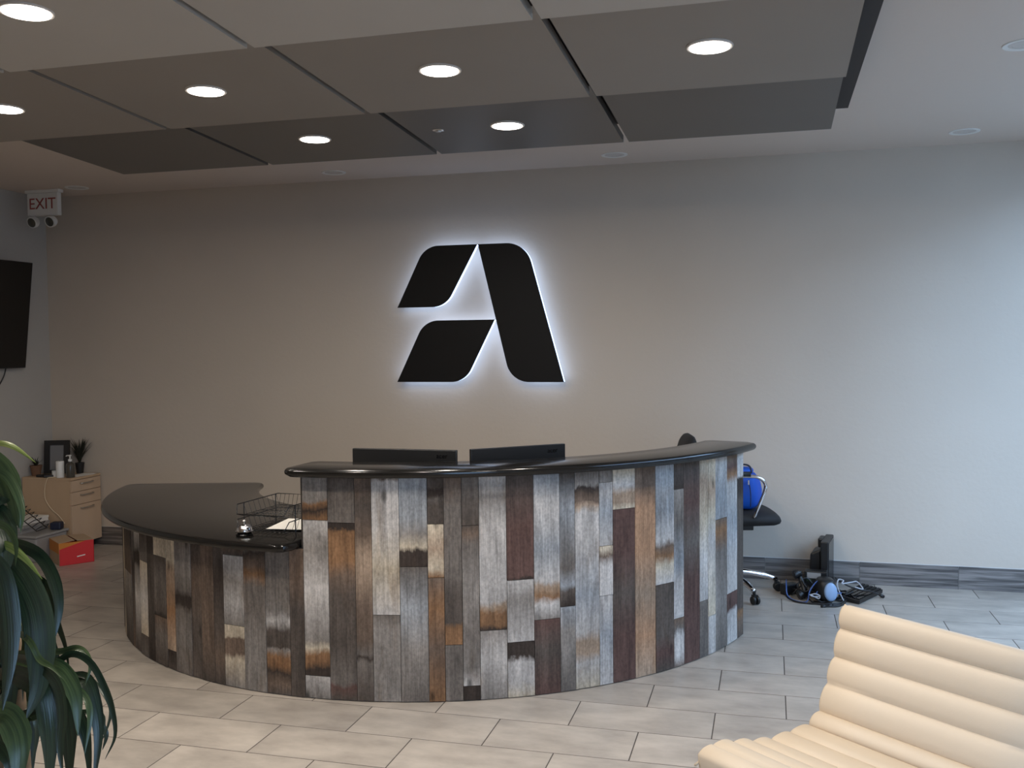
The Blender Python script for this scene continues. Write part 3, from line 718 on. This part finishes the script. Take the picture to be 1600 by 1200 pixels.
pbm = thing('pump_bottle', 'clear grey pump bottle with a white pump on the filing cabinet', 'bottle', (-5.455, 6.52, CT))
autosmooth(MB().lathe([(.0, 0), (.032, 0), (.034, .006), (.034, .095), (.028, .112), (.014, .122), (.013, .13), (.0, .13)], 24).build('bottle_body', 'clear', pbm))
autosmooth(MB().lathe([(.0, .13), (.015, .13), (.015, .148), (.006, .150), (.005, .172), (.012, .173), (.012, .182), (.0, .183)], 16).tube([(0, 0, .178), (-.03, 0, .176), (-.036, 0, .170)], .005, 8).build('pump', 'white', pbm))
rl = thing('tape_roll', 'small white tape roll beside the candle on the filing cabinet', 'tape', (-5.595, 6.53, CT))
autosmooth(MB().lathe([(.022, 0), (.036, 0), (.036, .05), (.022, .05)], 24, ring=True).build('roll', 'white', rl))
for k, (px, py, s_) in enumerate(((-5.70, 6.50, 1), (-5.635, 6.49, .8))):
    o = MB().box((0, 0, .010), (.10*s_, .045, .02), Matrix.Rotation(.2+k*.5, 3, 'Z')).build('remote_control', 'black', None, bevel=.006); o.location = (px, py, CT)
    tag(o, ['long dark remote control lying at the clay pot on the filing cabinet', 'short dark remote control lying near the tape roll'][k], 'remote control')
for k in range(2):
    o = MB().box((0, 0, .001), (.11, .18, .002)).build('paper_sheet', 'paper'); o.location = (-5.465+.01*k, 6.655+.012*k, CT+.0022*k); o.rotation_euler = (0, 0, -.15+.2*k)
    tag(o, ['white paper sheet flat on the filing cabinet behind the pump bottle, lower of two', 'white paper sheet on the filing cabinet behind the pump bottle, upper of two'][k], 'paper')
q = [aty(92, 741, 6.50)]; q = [V((-5.56, 6.49, CT+.004)), V((-5.60, 6.45, CT+.004))]+[aty(x_, y_, 6.444) for x_, y_ in ((74, 748), (70, 762), (71, 780), (80, 795), (92, 806), (101, 818))]
tag(MB().tube(spline(q, 6), .0035, 6).build('white_cable', 'cream_cable', smooth=True), 'cream cable hanging over the side of the filing cabinet', 'cable')

# carton, bins and rack on the floor
bx = thing('carton', 'red and orange cardboard carton with loose flaps on the floor', 'box', (-5.184, 6.052, 0), radians(-36))
bL, bW, bh = .28, .25, .172                          # the near corner is the origin
wl = MB()
for a, b in (((-.004, 0, 0), (0, bW, bh)), ((-bL, bW-.004, 0), (0, bW, bh)), ((-bL, 0, 0), (-bL+.004, bW, bh)), ((-bL, 0, 0), (0, bW, .004))): wl.bb(a, b)
wl.build('carton_wall', 'red', bx)
MB().bb((-bL, -.001, 0), (0, .004, bh)).build('side_wall', 'kraft', bx)
MB().bb((-bL, -.0022, bh*.52), (-.0005, -.001, bh)).build('orange_band', 'orange', bx)
MB().add([(.0008, 0, bh*.72), (.0008, bW*.75, bh), (.0008, 0, bh), (0, 0, bh*.72), (0, bW*.75, bh), (0, 0, bh)], [(0, 1, 2), (3, 5, 4), (0, 2, 5, 3), (0, 3, 4, 1), (1, 4, 5, 2)]).build('orange_band', 'orange', bx)
MB().box((.0008, bW*.62, .06), (.0012, .06, .008), Matrix.Rotation(.12, 3, 'X')).build('printed_mark', 'paper', bx)
MB().box((-bL/2, .055, bh+.006), (bL, .115, .003), Matrix.Rotation(.10, 3, 'X')).build('flap', 'kraft', bx)
MB().box((-bL/2, bW-.06, bh+.004), (bL, .12, .003), Matrix.Rotation(-.06, 3, 'X')).build('flap', 'kraft', bx)
sb = thing('storage_bin', 'grey plastic storage bin with lid beside the filing cabinet', 'storage bin', (-5.625, 6.262, 0))
bm_ = MB(); P0 = [(-.20, -.17), (.20, -.17), (.20, .17), (-.20, .17)]
bm_.prism([V(p) for p in P0], lambda p: V((p.x*.9, p.y*.9, 0)), lambda p: V((p.x, p.y, .19))); bm_.build('bin_body', 'greyplastic', sb, bevel=.012)
MB().bb((-.21, -.18, .19), (.21, .18, .21)).build('lid', 'greyplastic', sb, bevel=.006)
for k in range(5):
    o = MB().box((0, 0, .010), (.21, .30, .02)).build('document_folder', 'paper' if k > 2 else 'greyplastic', None, bevel=.002)
    o.location = (-5.70+.01*(k % 3), 6.27, .21+.0205*k); o.rotation_euler = (0, 0, .05*(-1)**k)
    tag(o, '%s document folder on the grey storage bin, %s of the stack' % ('white' if k > 2 else 'grey', ['bottom', 'second', 'middle', 'fourth', 'top'][k]), 'folder')
rk = thing('wire_file_rack', 'black wire file rack tipped over on the storage bin', 'file rack', (-5.475, 6.16, .215), radians(10))
mr_ = MB(); Rr = Matrix.Rotation(radians(38), 3, 'Y')
def rp(p): return Rr @ V(p)+V((-.07, 0, .12))
for sy in (-.07, .07): mr_.tube([rp((-.14, sy, 0)), rp((.14, sy, 0))], .004, 6)
for k in range(8):
    xk = -.13+.037*k; mr_.tube([rp(p) for p in ((xk, -.07, 0), (xk+.012, -.05, .045), (xk+.012, .05, .045), (xk, .07, 0))], .003, 6)
mr_.tube([rp((.14, -.07, 0)), rp((.14, .07, 0))], .004, 6); mr_.tube([rp((-.14, -.07, 0)), rp((-.14, .07, 0))], .004, 6)
mr_.build('rack_wires', 'black_wire', rk)
o = MB().box((0, 0, .03), (.085, .075, .06)).build('storage_box', 'blue_dark', None, bevel=.012); o.location = (-5.47, 6.37, .2105); o.rotation_euler = (0, 0, .3)
tag(o, 'small navy box on the grey bin lid beside the filing cabinet', 'box')

# ------------------------------------------------------------------ office chair with the blue bag
oc = thing('office_chair', 'black swivel office chair with chrome arms and base', 'office chair', (-.285, 6.42, 0), radians(14))
H0 = V((-.23, 6.42, 0))
for k in range(5):
    a = radians(-70+72*k); e = V((cos(a), sin(a), 0))
    P = [V((0, 0, .135)), e*.12+V((0, 0, .132)), e*.25+V((0, 0, .108)), e*.335+V((0, 0, .080))]
    lg = MB().tube(spline(P, 3), [.021]*4+[.019]*3+[.016]*3, 8).build('leg', 'chrome', oc, smooth=True)
    sd = V((-sin(a), cos(a), 0)); cm = MB()
    Rw = Matrix((e, V((0, 0, 1)), sd)).transposed()
    for s_ in (-.014, .014): cm.lathe([(.0, -.009), (.024, -.009), (.028, -.004), (.028, .004), (.024, .009), (.0, .009)], 16, e*.345+sd*s_+V((0, 0, .0285)), Rw)
    cm.box(e*.340+V((0, 0, .047)), (.03, .03, .03), Matrix.Rotation(a, 3, 'Z')); cm.tube([e*.335+V((0, 0, .05)), e*.335+V((0, 0, .085))], .010, 8)
    autosmooth(cm.build('caster', 'rubber', oc))
autosmooth(MB().lathe([(.0, .10), (.035, .10), (.035, .16), (.026, .17), (.026, .30), (.016, .31), (.016, .43), (.0, .43)], 20).build('gas_column', 'black', oc))
MB().bb((-.09, -.10, .425), (.16, .10, .465)).tube([(.05, -.05, .44), (.05, -.24, .43)], .006, 6).build('tilt_mechanism', 'black', oc, bevel=.006)
def cushion(sx, sy, th, n=14, sag=.012, p=4.0):
    """rounded squarish cushion around the origin"""
    mb = MB(); vs_ = []; fs = []; NA, NB = 32, 9
    for j in range(NB):
        t = -pi/2+pi*j/(NB-1); rr = max(.001, cos(t))**.35; zz = sin(t)*th/2
        for k in range(NA):
            a = 2*pi*k/NA; c_, s_ = cos(a), sin(a); q_ = (abs(c_)**p+abs(s_)**p)**(-1/p)
            vs_.append(V((c_*q_*sx/2*rr, s_*q_*sy/2*rr, zz)))
    for j in range(NB-1):
        for k in range(NA): fs.append((j*NA+k, j*NA+(k+1) % NA, (j+1)*NA+(k+1) % NA, (j+1)*NA+k))
    fs += [tuple(reversed(range(NA))), tuple((NB-1)*NA+k for k in range(NA))]
    return mb.add(vs_, fs)
st_ = cushion(.52, .50, .105)
for v in st_.v:                                      # waterfall front
    if v.x > .12: v.z -= .16*(v.x-.12)**2/.14
xform(st_, Matrix.Rotation(0, 3, 'Z'), (.075, 0, .515)); st_.build('seat', 'black_soft', oc, smooth=True)
bk = cushion(.50, .46, .09); xform(bk, Matrix.Rotation(radians(-78), 3, 'Y'), (-.285, 0, .80)); bk.build('backrest', 'black_soft', oc, smooth=True)
MB().tube(spline([(-.05, 0, .455), (-.24, 0, .47), (-.31, 0, .56), (-.325, 0, .72)], 5), .018, 8).build('back_bar', 'chrome', oc, smooth=True)
for s_ in (-1, 1):
    P = [(.13, s_*.245, .535), (.15, s_*.265, .60), (.185, s_*.27, .69), (.195, s_*.27, .745), (.165, s_*.27, .785), (.10, s_*.27, .80), (-.10, s_*.27, .80), (-.25, s_*.24, .80)]
    ar = MB().tube(spline(P, 5), .0115, 10).build('armrest', 'chrome', oc, smooth=True)
    MB().tube([(.10, s_*.27, .812), (-.14, s_*.27, .812)], .018, 10).build('arm_pad', 'black', ar, smooth=True)

bag = thing('lunch_bag', 'bright blue zipped bag standing on the black office chair seat', 'bag', (-.185, 6.37, .566), radians(-14))
bb_ = cushion(.25, .20, .24, p=5); xform(bb_, Matrix.Identity(3), (0, 0, .12))
for v in bb_.v: v.x *= 1-.10*max(0, v.z-.1)/.12; v.y *= 1-.15*max(0, v.z-.1)/.12
bb_.build('bag_body', 'blue', bag, smooth=True)
tpp = cushion(.17, .12, .05, p=4); xform(tpp, Matrix.Identity(3), (-.01, 0, .245)); tpp.build('gathered_top', 'blue', bag, smooth=True)
MB().tube(spline([(-.01, -.03, .262), (.0, -.03, .285), (.045, -.03, .288), (.07, -.03, .27), (.075, -.03, .235)], 5), .006, 6).build('handle', 'blue_dark', bag, smooth=True)
MB().tube(spline([(.075, -.098, .20), (.09, -.102, .12), (.09, -.102, .03)], 5), .003, 6).build('zip', 'blue_dark', bag, smooth=True)
MB().box((.078, -.102, .185), (.008, .004, .028)).build('zip_pull', 'white', bag)

# ------------------------------------------------------------------ electronics pile by the wall
em = thing('old_monitor', 'black computer monitor stood on end against the baseboard, seen edge-on', 'monitor', (.325, 6.655, 0), radians(-10))
MB().bb((.015, -.15, .0), (.065, .13, .34)).build('panel', 'black', em, bevel=.006)
hs = MB().prism([V(p) for p in ((.015, .03), (-.055, .05), (-.06, .16), (-.055, .25), (.015, .285))], lambda p: V((p.x, -.11, p.y)), lambda p: V((p.x, .09, p.y)))
hs.build('rear_housing', 'black', em, bevel=.012)
MB().bb((-.012, -.07, .285), (.02, .05, .345)).build('stand_hinge', 'black', em, bevel=.008)
MB().bb((.0655, -.138, .012), (.0668, .118, .328)).build('screen', 'screen', em)
sk = thing('desktop_speaker', 'black desktop speaker with a pale blue-grey oval face lying on the floor', 'speaker', (.34, 6.30, 0), radians(14))
cb = cushion(.12, .15, .15, p=3); xform(cb, Matrix.Identity(3), (0, .02, .076)); cb.build('cabinet', 'black', sk, smooth=True)
fcx = cushion(.082, .115, .03, p=2); xform(fcx, Matrix.Rotation(radians(82), 3, 'X'), (.01, -.058, .078)); fcx.build('oval_face', 'bluegrey', sk, smooth=True)
ph = thing('phone_handset', 'black curved telephone handset standing in the cable pile', 'telephone', (.185, 6.36, 0), radians(25))
hp = MB().tube(spline([(0, -.03, .012), (.012, -.03, .06), (.012, .02, .12), (0, .03, .165)], 6), [.02]*3+[.016]*12+[.022]*4, 10)
hp.build('handle', 'black', ph, smooth=True)
autosmooth(MB().lathe([(.0, -.02), (.028, -.018), (.03, 0), (.024, .018), (.0, .02)], 16, (-.012, .03, .15), Matrix.Rotation(1.2, 3, 'Y')).lathe([(.0, -.02), (.028, -.018), (.03, 0), (.024, .018), (.0, .02)], 16, (-.012, -.03, .032), Matrix.Rotation(1.2, 3, 'Y')).build('earpiece', 'black', ph))
rt_ = thing('network_router', 'black router box with a pale label on top of the pile', 'router', (.285, 6.445, 0), radians(-8))
MB().box((0, 0, .0825), (.14, .07, .165)).build('case', 'black', rt_, bevel=.006)
MB().box((-.01, -.036, .138), (.085, .002, .036)).build('label_plate', 'greyplastic', rt_)
MB().box((-.04, -.0365, .106), (.03, .002, .01)).build('port', 'leaf_mid', rt_)
ad = thing('power_adapter', 'black power adapter brick at the chair side of the cable pile', 'adapter', (.12, 6.45, 0), radians(40))
MB().box((0, 0, .035), (.11, .06, .07)).build('brick_case', 'black', ad, bevel=.008); MB().box((.056, 0, .035), (.006, .03, .02)).build('socket', 'grey_cable', ad)
kb = thing('computer_keyboard', 'black keyboard lying aslant beside the electronics pile', 'keyboard', (.56, 6.47, 0), radians(62))
MB().box((0, 0, .022), (.36, .14, .024), Matrix.Rotation(radians(6), 3, 'X')).build('case', 'black', kb, bevel=.004)
for r in range(5):
    for c in range(13):
        if c % 1 == 0:
            o = bpy.data.objects.get('key_proto')
            k_ = MB().box((0, 0, 0), (.0225, .0195, .008), Matrix.Rotation(radians(6), 3, 'X'))
            if r == 0 and c == 0: km = k_.build('key', 'gloss_black', kb); kme = km.data
            else: km = bpy.data.objects.new('key', kme); COL.objects.link(km); km.parent = kb
            yy = -.052+.026*r; km.location = (-.16+.0267*c, yy, .037+yy*.105)
rc = random.Random(11)
def cable(name, label, P, r_, m_, plug=None):
    t = thing(name, label, 'cable', (P[0][0], P[0][1], 0))
    MB().tube(spline(P, 7), r_, 6).build('cord', m_, t, t.location, smooth=True)
    if plug:
        e = V(P[-1]); d = (V(P[-1])-V(P[-2])).normalized(); MB().tube([e-d*.004, e+d*.012, e+d*.03], [.007, .011, .009], 8).build('plug', plug, t, t.location, smooth=True)
cable('power_cable', 'black power cord looping along the front of the electronics pile', [(.10, 6.36, .06), (.10, 6.30, .02), (.17, 6.235, .006), (.28, 6.215, .006), (.36, 6.215, .006), (.43, 6.24, .006), (.40, 6.19, .006), (.33, 6.17, .006)], .0055, 'black', 'black')
cable('power_cable', 'black power cord trailing over the keyboard to a plug', [(.40, 6.42, .13), (.47, 6.42, .085), (.55, 6.42, .06), (.62, 6.45, .045), (.675, 6.47, .02)], .005, 'black', 'black')
cable('power_cable', 'black power cord coiled at the foot of the speaker', [(.22, 6.30, .03), (.26, 6.25, .006), (.34, 6.24, .006), (.42, 6.27, .006), (.46, 6.33, .02), (.44, 6.25, .006), (.37, 6.20, .007)], .005, 'black', 'black')
cable('network_cable', 'blue network cable arching beside the phone handset', [(.10, 6.42, .10), (.098, 6.35, .085), (.105, 6.30, .03), (.15, 6.26, .008), (.22, 6.25, .008), (.24, 6.28, .07), (.28, 6.30, .125), (.305, 6.30, .13), (.31, 6.29, .10), (.27, 6.265, .05)], .0042, 'blue_cable')
cable('network_cable', 'blue network cable lying across the face of the speaker', [(.27, 6.275, .05), (.33, 6.268, .062), (.39, 6.268, .066), (.43, 6.29, .065)], .0042, 'blue_cable')
cable('usb_cable', 'pale grey cable bundle in front of the speaker', [(.24, 6.25, .05), (.27, 6.245, .062), (.30, 6.245, .05), (.26, 6.24, .045), (.24, 6.243, .056), (.29, 6.24, .035), (.30, 6.238, .052)], .0042, 'grey_cable')
cable('usb_cable', 'white cable zigzagging over the keyboard end', [(.445, 6.30, .012), (.425, 6.33, .05), (.41, 6.37, .09), (.42, 6.41, .12), (.45, 6.41, .115), (.44, 6.39, .10), (.50, 6.44, .10), (.54, 6.50, .09), (.57, 6.44, .06), (.52, 6.42, .075)], .0045, 'grey_cable')

for k, where in enumerate(('behind the phone handset', 'under the speaker', 'round the router box', 'at the keyboard end', 'on top of the pile')):
    cx_, cy_ = ((.19, 6.44), (.30, 6.29), (.27, 6.42), (.42, 6.36), (.24, 6.36))[k]; a0_ = rc.uniform(0, 6)
    P = []
    for i in range(9):
        a_ = a0_+i*1.25; r_ = rc.uniform(.035, .085); P.append((cx_+r_*cos(a_), cy_+r_*.7*sin(a_), .007+rc.uniform(0, .07)*(1 if i % 3 else .1)+(.05 if k == 4 else 0)))
    cable('power_cable', 'tangled black power cable '+where, P, .0055, 'black', 'black')
# ------------------------------------------------------------------ cream lounge chair
J = atz(1254, 1140, .36); U_ = V((-.76, .65, 0)).normalized(); N_ = V((-U_.y, U_.x, 0)); N_ = N_ if N_.y < 0 else -N_
ang = atan2(N_.y, N_.x)                              # local x = facing direction, local y = chair's left
lch = thing('lounge_chair', 'cream leather armless lounge chair with padded horizontal channels', 'lounge chair', (J.x-U_.x*.38, J.y-U_.y*.38, 0), ang)
LYS = V((0, 0, 1)).cross(N_)                         # world direction of local +y
far_sign = 1 if LYS.dot(U_) > 0 else -1
WID = .76
back_c = [(-.020, .372), (-.075, .410), (-.115, .497), (-.152, .580), (-.182, .671), (-.200, .748)]     # crease points (n, z) from junction up
seat_c = [(-.020, .372), (.077, .372), (.170, .369), (.260, .385), (.347, .405), (.431, .420), (.498, .400)]
def channel_profile(C_, bulge, thick, side):
    """front outline with a bulge per channel, then the back outline"""
    front = []
    for (a, b) in zip(C_, C_[1:]):
        A_, B_ = V(a), V(b); d = (B_-A_); n_ = V((-d.y, d.x)).normalized()*side
        for k in range(8):
            t = k/8; front.append(A_+d*t+n_*(bulge*(max(0, sin(pi*t)))**.55))
    front.append(V(C_[-1]))
    back = []
    for i, c in enumerate(reversed(C_)):
        i2 = len(C_)-1-i; a = V(C_[max(0, i2-1)]); b = V(C_[min(len(C_)-1, i2+1)]); d = (b-a).normalized(); n_ = V((-d.y, d.x))*side
        back.append(V(c)-n_*thick)
    return front, back
def pad(name, C_, bulge, thick, side):
    fr_, bk_ = channel_profile(C_, bulge, thick, side); poly = fr_+bk_
    # sections along the width, puckered towards both ends so that the sides read as sewn channels
    ys = [(-1, .022), (-.988, .008), (-.96, .0), (-.5, 0), (0, 0), (.5, 0), (.96, 0), (.988, .008), (1, .022)]
    base = [V(c) for c in C_]; cen = sum(poly, V((0, 0)))/len(poly); mb = MB(); vs_ = []; fs = []; n = len(poly)
    nrm = []
    for i in range(n):
        d = (poly[(i+1) % n]-poly[i-1]); nrm.append(V((-d.y, d.x)).normalized()*side)
    for u_, ins in ys:
        for i, p in enumerate(poly):
            q_ = p-nrm[i]*ins if i < len(fr_) else p+(-nrm[i])*ins*0
            if i < len(fr_):
                pass
            vs_.append(V((q_.x, u_*WID/2, q_.y)))
    for j in range(len(ys)-1):
        for i in range(n): fs.append((j*n+i, j*n+(i+1) % n, (j+1)*n+(i+1) % n, (j+1)*n+i))
    fs += [tuple(range(n)), tuple((len(ys)-1)*n+i for i in reversed(range(n)))]
    o = mb.add(vs_, fs).build(name, 'leather', lch); autosmooth(o, 62); return poly, fr_
pb_, fb_ = pad('backrest', back_c, .017, .045, -1)
ps_, fs_ = pad('seat', seat_c, .015, .060, 1)
for s_ in (-1, 1):
    wp = [(p.x, s_*(WID/2-.001), p.y) for p in [V(c) for c in reversed(back_c)]]
    MB().tube([V((x_-.022, y_, z_-.004)) for x_, y_, z_ in wp], .004, 6).build('piping', 'welt', lch, smooth=True)
    wp = [(p.x, s_*(WID/2-.001), p.y-.03) for p in [V(c) for c in seat_c[1:]]]
    MB().tube(wp, .004, 6).build('piping', 'welt', lch, smooth=True)
    fm = MB()
    fm.tube(spline([(.40, s_*.33, .0), (.34, s_*.33, .14), (.18, s_*.33, .24), (-.02, s_*.33, .30), (-.13, s_*.33, .42), (-.22, s_*.33, .60), (-.235, s_*.33, .68)], 6), .013, 8)
    fm.tube(spline([(.44, s_*.33, .335), (.30, s_*.33, .30), (.10, s_*.33, .235), (-.10, s_*.33, .13), (-.22, s_*.33, .0)], 6), .013, 8)
    fm.build('leg_frame', 'chrome', lch, smooth=True)
MB().tube([(.18, -.33, .24), (.18, .33, .24)], .012, 8).tube([(-.10, -.33, .13), (-.10, .33, .13)], .012, 8).build('cross_bar', 'chrome', lch, smooth=True)

# ------------------------------------------------------------------ dracaena in the foreground
PC = atd(-22, 900, 2.2); PX, PY = PC.x, PC.y
pl = thing('dracaena', 'tall potted dracaena with long drooping glossy green leaves', 'plant', (PX, PY, 0))
off = V((PX, PY, 0))
autosmooth(MB().lathe([(.0, 0), (.15, 0), (.185, .30), (.195, .31), (.195, .34), (.175, .34), (.17, .30), (.0, .29)], 36).build('pot', 'pot', pl))
MB().lathe([(.0, .28), (.168, .285), (.168, .305), (.0, .312)], 28).build('soil', 'soil', pl, smooth=True)
MB().tube(spline([(0, 0, .29), (.01, -.01, .7), (-.01, .01, 1.1), (0, 0, 1.42)], 6), [.024]*13+[.02]*6, 10).build('cane', 'cane', pl, smooth=True)
MB().tube(spline([(.05, .03, .29), (.06, .03, .6), (.05, .02, .98)], 6), .018, 10).build('cane', 'cane', pl, smooth=True)
rl_ = random.Random(21)
def leaf(P, wid, m_, fold=.25, seg=5, face=None):
    tw0, tw1, ph_ = rl_.uniform(-.35, .35), rl_.uniform(.2, .6), rl_.uniform(0, 6)
    Q = spline(P, seg); n = len(Q); mb = MB(); vs_ = []; uvs = []; prevs = None
    for i, p in enumerate(Q):
        t = (Q[min(i+1, n-1)]-Q[max(i-1, 0)]).normalized(); f = i/(n-1)
        view = (face if face is not None else (CAM-p)).normalized()
        s_ = t.cross(view)
        if s_.length < .05 and prevs: s_ = prevs
        s_.normalize()
        if prevs and s_.dot(prevs) < 0: s_ = -s_
        prevs = s_.copy(); s_ = Matrix.Rotation(tw0+tw1*sin(3.0*f+ph_), 3, t) @ s_; nn = s_.cross(t)
        k = wid/2*min(1, .45+2.2*f)*min(1, 3.2*(1-f)+.02)**.8
        vs_ += [p-s_*k+nn*k*fold, p, p+s_*k+nn*k*fold]; uvs += [(-k, f), (0, f), (k, f)]
    fs = []
    for i in range(n-1):
        for q_ in range(2): fs.append((3*i+q_, 3*i+q_+1, 3*i+q_+4, 3*i+q_+3))
    o = mb.add(vs_, fs).build('leaf', m_, pl, off, smooth=True, recalc=False)
    uv = o.data.uv_layers.new(name='UVMap')
    for lp in o.data.loops: uv.data[lp.index].uv = (uvs[lp.vertex_index][0]*6, uvs[lp.vertex_index][1])
    return o
LEAVES = [   # pixel paths (base to tip), width in px, depth base, depth tip, material
 ([(-30, 700), (0, 692), (25, 700), (56, 723)], 13, 2.25, 2.15, 'leaf_lime'),
 ([(-25, 712), (2, 735), (20, 775), (30, 825)], 46, 2.15, 2.1, 'leaf_mid'),
 ([(-25, 770), (0, 770), (14, 800), (22, 850)], 44, 2.3, 2.25, 'leaf'),
 ([(-25, 800), (-5, 810), (10, 850), (8, 905)], 52, 2.12, 2.05, 'leaf'),
 ([(-20, 860), (8, 852), (38, 872), (66, 905)], 17, 2.1, 2.0, 'leaf_lime'),
 ([(30, 852), (62, 868), (84, 905), (92, 955), (78, 1018)], 24, 2.2, 2.1, 'leaf'),
 ([(60, 905), (78, 925), (90, 970), (103, 1010), (109, 1056)], 16, 2.3, 2.2, 'leaf'),
 ([(-10, 870), (25, 893), (56, 950), (64, 1020), (60, 1075), (42, 1122)], 56, 2.1, 1.95, 'leaf'),
 ([(-25, 870), (0, 900), (12, 960), (14, 1030), (4, 1110)], 44, 2.02, 1.95, 'leaf'),
 ([(20, 895), (45, 905), (62, 928), (78, 955)], 22, 2.35, 2.35, 'leaf'),
 ([(15, 950), (30, 965), (45, 1000), (50, 1030)], 18, 2.35, 2.3, 'leaf_mid'),
 ([(28, 1000), (42, 1022), (40, 1060), (38, 1100)], 14, 2.3, 2.3, 'leaf_mid'),
 ([(75, 1040), (98, 1052), (118, 1090), (122, 1150)], 36, 2.05, 1.98, 'leaf_mid'),
 ([(50, 1065), (68, 1080), (76, 1130), (77, 1180), (76, 1250)], 42, 2.05, 1.98, 'leaf'),
 ([(80, 1060), (98, 1085), (108, 1140), (110, 1190), (108, 1255)], 36, 2.15, 2.08, 'leaf'),
 ([(108, 1110), (126, 1125), (137, 1165), (142, 1240)], 24, 2.2, 2.15, 'leaf'),
 ([(110, 1062), (134, 1064), (147, 1100), (154, 1150), (146, 1230)], 28, 2.2, 2.12, 'leaf'),
 ([(80, 1038), (112, 1022), (140, 1034), (162, 1070), (176, 1110), (180, 1150), (164, 1187)], 13, 2.15, 2.05, 'leaf'),
 ([(95, 1018), (118, 1013), (132, 1020), (141, 1040), (134, 1068)], 13, 2.2, 2.15, 'leaf_mid'),
 ([(95, 1054), (130, 1056), (155, 1075), (172, 1105), (168, 1135), (158, 1160)], 10, 2.2, 2.15, 'leaf'),
 ([(152, 1115), (160, 1135), (166, 1150), (160, 1172)], 12, 2.2, 2.2, 'leaf'),
 ([(-25, 1120), (8, 1118), (26, 1145), (30, 1185), (24, 1250)], 52, 2.0, 1.92, 'leaf_mid'),
 ([(5, 1040), (24, 1042), (34, 1062), (36, 1096)], 10, 2.2, 2.15, 'leaf'),
 ([(-20, 1085), (5, 1078), (25, 1090), (40, 1115)], 16, 2.25, 2.25, 'leaf_mid'),
 ([(-10, 1110), (20, 1098), (45, 1108), (58, 1140), (50, 1200)], 18, 2.25, 2.2, 'leaf'),
 ([(-20, 1150), (5, 1165), (20, 1195), (16, 1260)], 40, 2.1, 2.05, 'leaf'),
 ([(20, 1060), (40, 1090), (48, 1135), (46, 1200), (44, 1250)], 26, 2.3, 2.25, 'leaf'),
 ([(-20, 730), (8, 742), (26, 768), (35, 800), (32, 832)], 18, 2.05, 2.0, 'leaf_mid'),
 ([(-15, 815), (10, 825), (24, 850), (24, 885)], 16, 2.0, 1.95, 'leaf_mid'),
 ([(-10, 905), (18, 912), (34, 935), (40, 985), (32, 1035)], 20, 2.25, 2.2, 'leaf_mid'),
 ([(20, 880), (50, 895), (72, 930), (80, 975), (74, 1030)], 15, 2.3, 2.3, 'leaf_mid'),
 ([(45, 1000), (62, 1030), (80, 1042), (98, 1060)], 12, 2.0, 1.95, 'leaf_mid'),
 ([(70, 1045), (92, 1075), (98, 1120), (94, 1165), (98, 1215)], 22, 2.0, 1.95, 'leaf'),
 ([(115, 1075), (136, 1095), (140, 1130), (132, 1180)], 13, 2.1, 2.05, 'leaf_mid'),
 ([(-20, 1010), (5, 1020), (18, 1060), (12, 1130), (2, 1180)], 26, 2.15, 2.1, 'leaf'),
 ([(60, 975), (76, 1000), (84, 1035), (82, 1075), (88, 1110)], 22, 2.35, 2.35, 'leaf'),
]
lp3 = []
for P, wpx, d0, d1, m_ in LEAVES:
    n = len(P); pts = [atd(x_, y_, d0+(d1-d0)*i/(n-1)) for i, (x_, y_) in enumerate(P)]
    z0_ = min(pts[0].z-.04, 1.40)
    pts = [V((PX, PY, z0_)), V((PX, PY, z0_+.03)).lerp(pts[0], .6)]+pts       # every leaf springs from the cane
    wm = wpx*(d0+d1)/2/F*.80
    leaf(pts, wm, m_); lp3.append((pts, wm, m_))
axis = V((PX, PY, 0))
for k, (pts, wm, m_) in enumerate(lp3):              # the crown goes on round the far side of the cane, out of the frame
    if k % 2 == 0 and wm > .02:
        R_ = Matrix.Rotation(radians(160+(17*k) % 75), 3, 'Z'); leaf([axis+R_ @ (p-axis) for p in pts], wm, m_, face=R_ @ (CAM-axis))
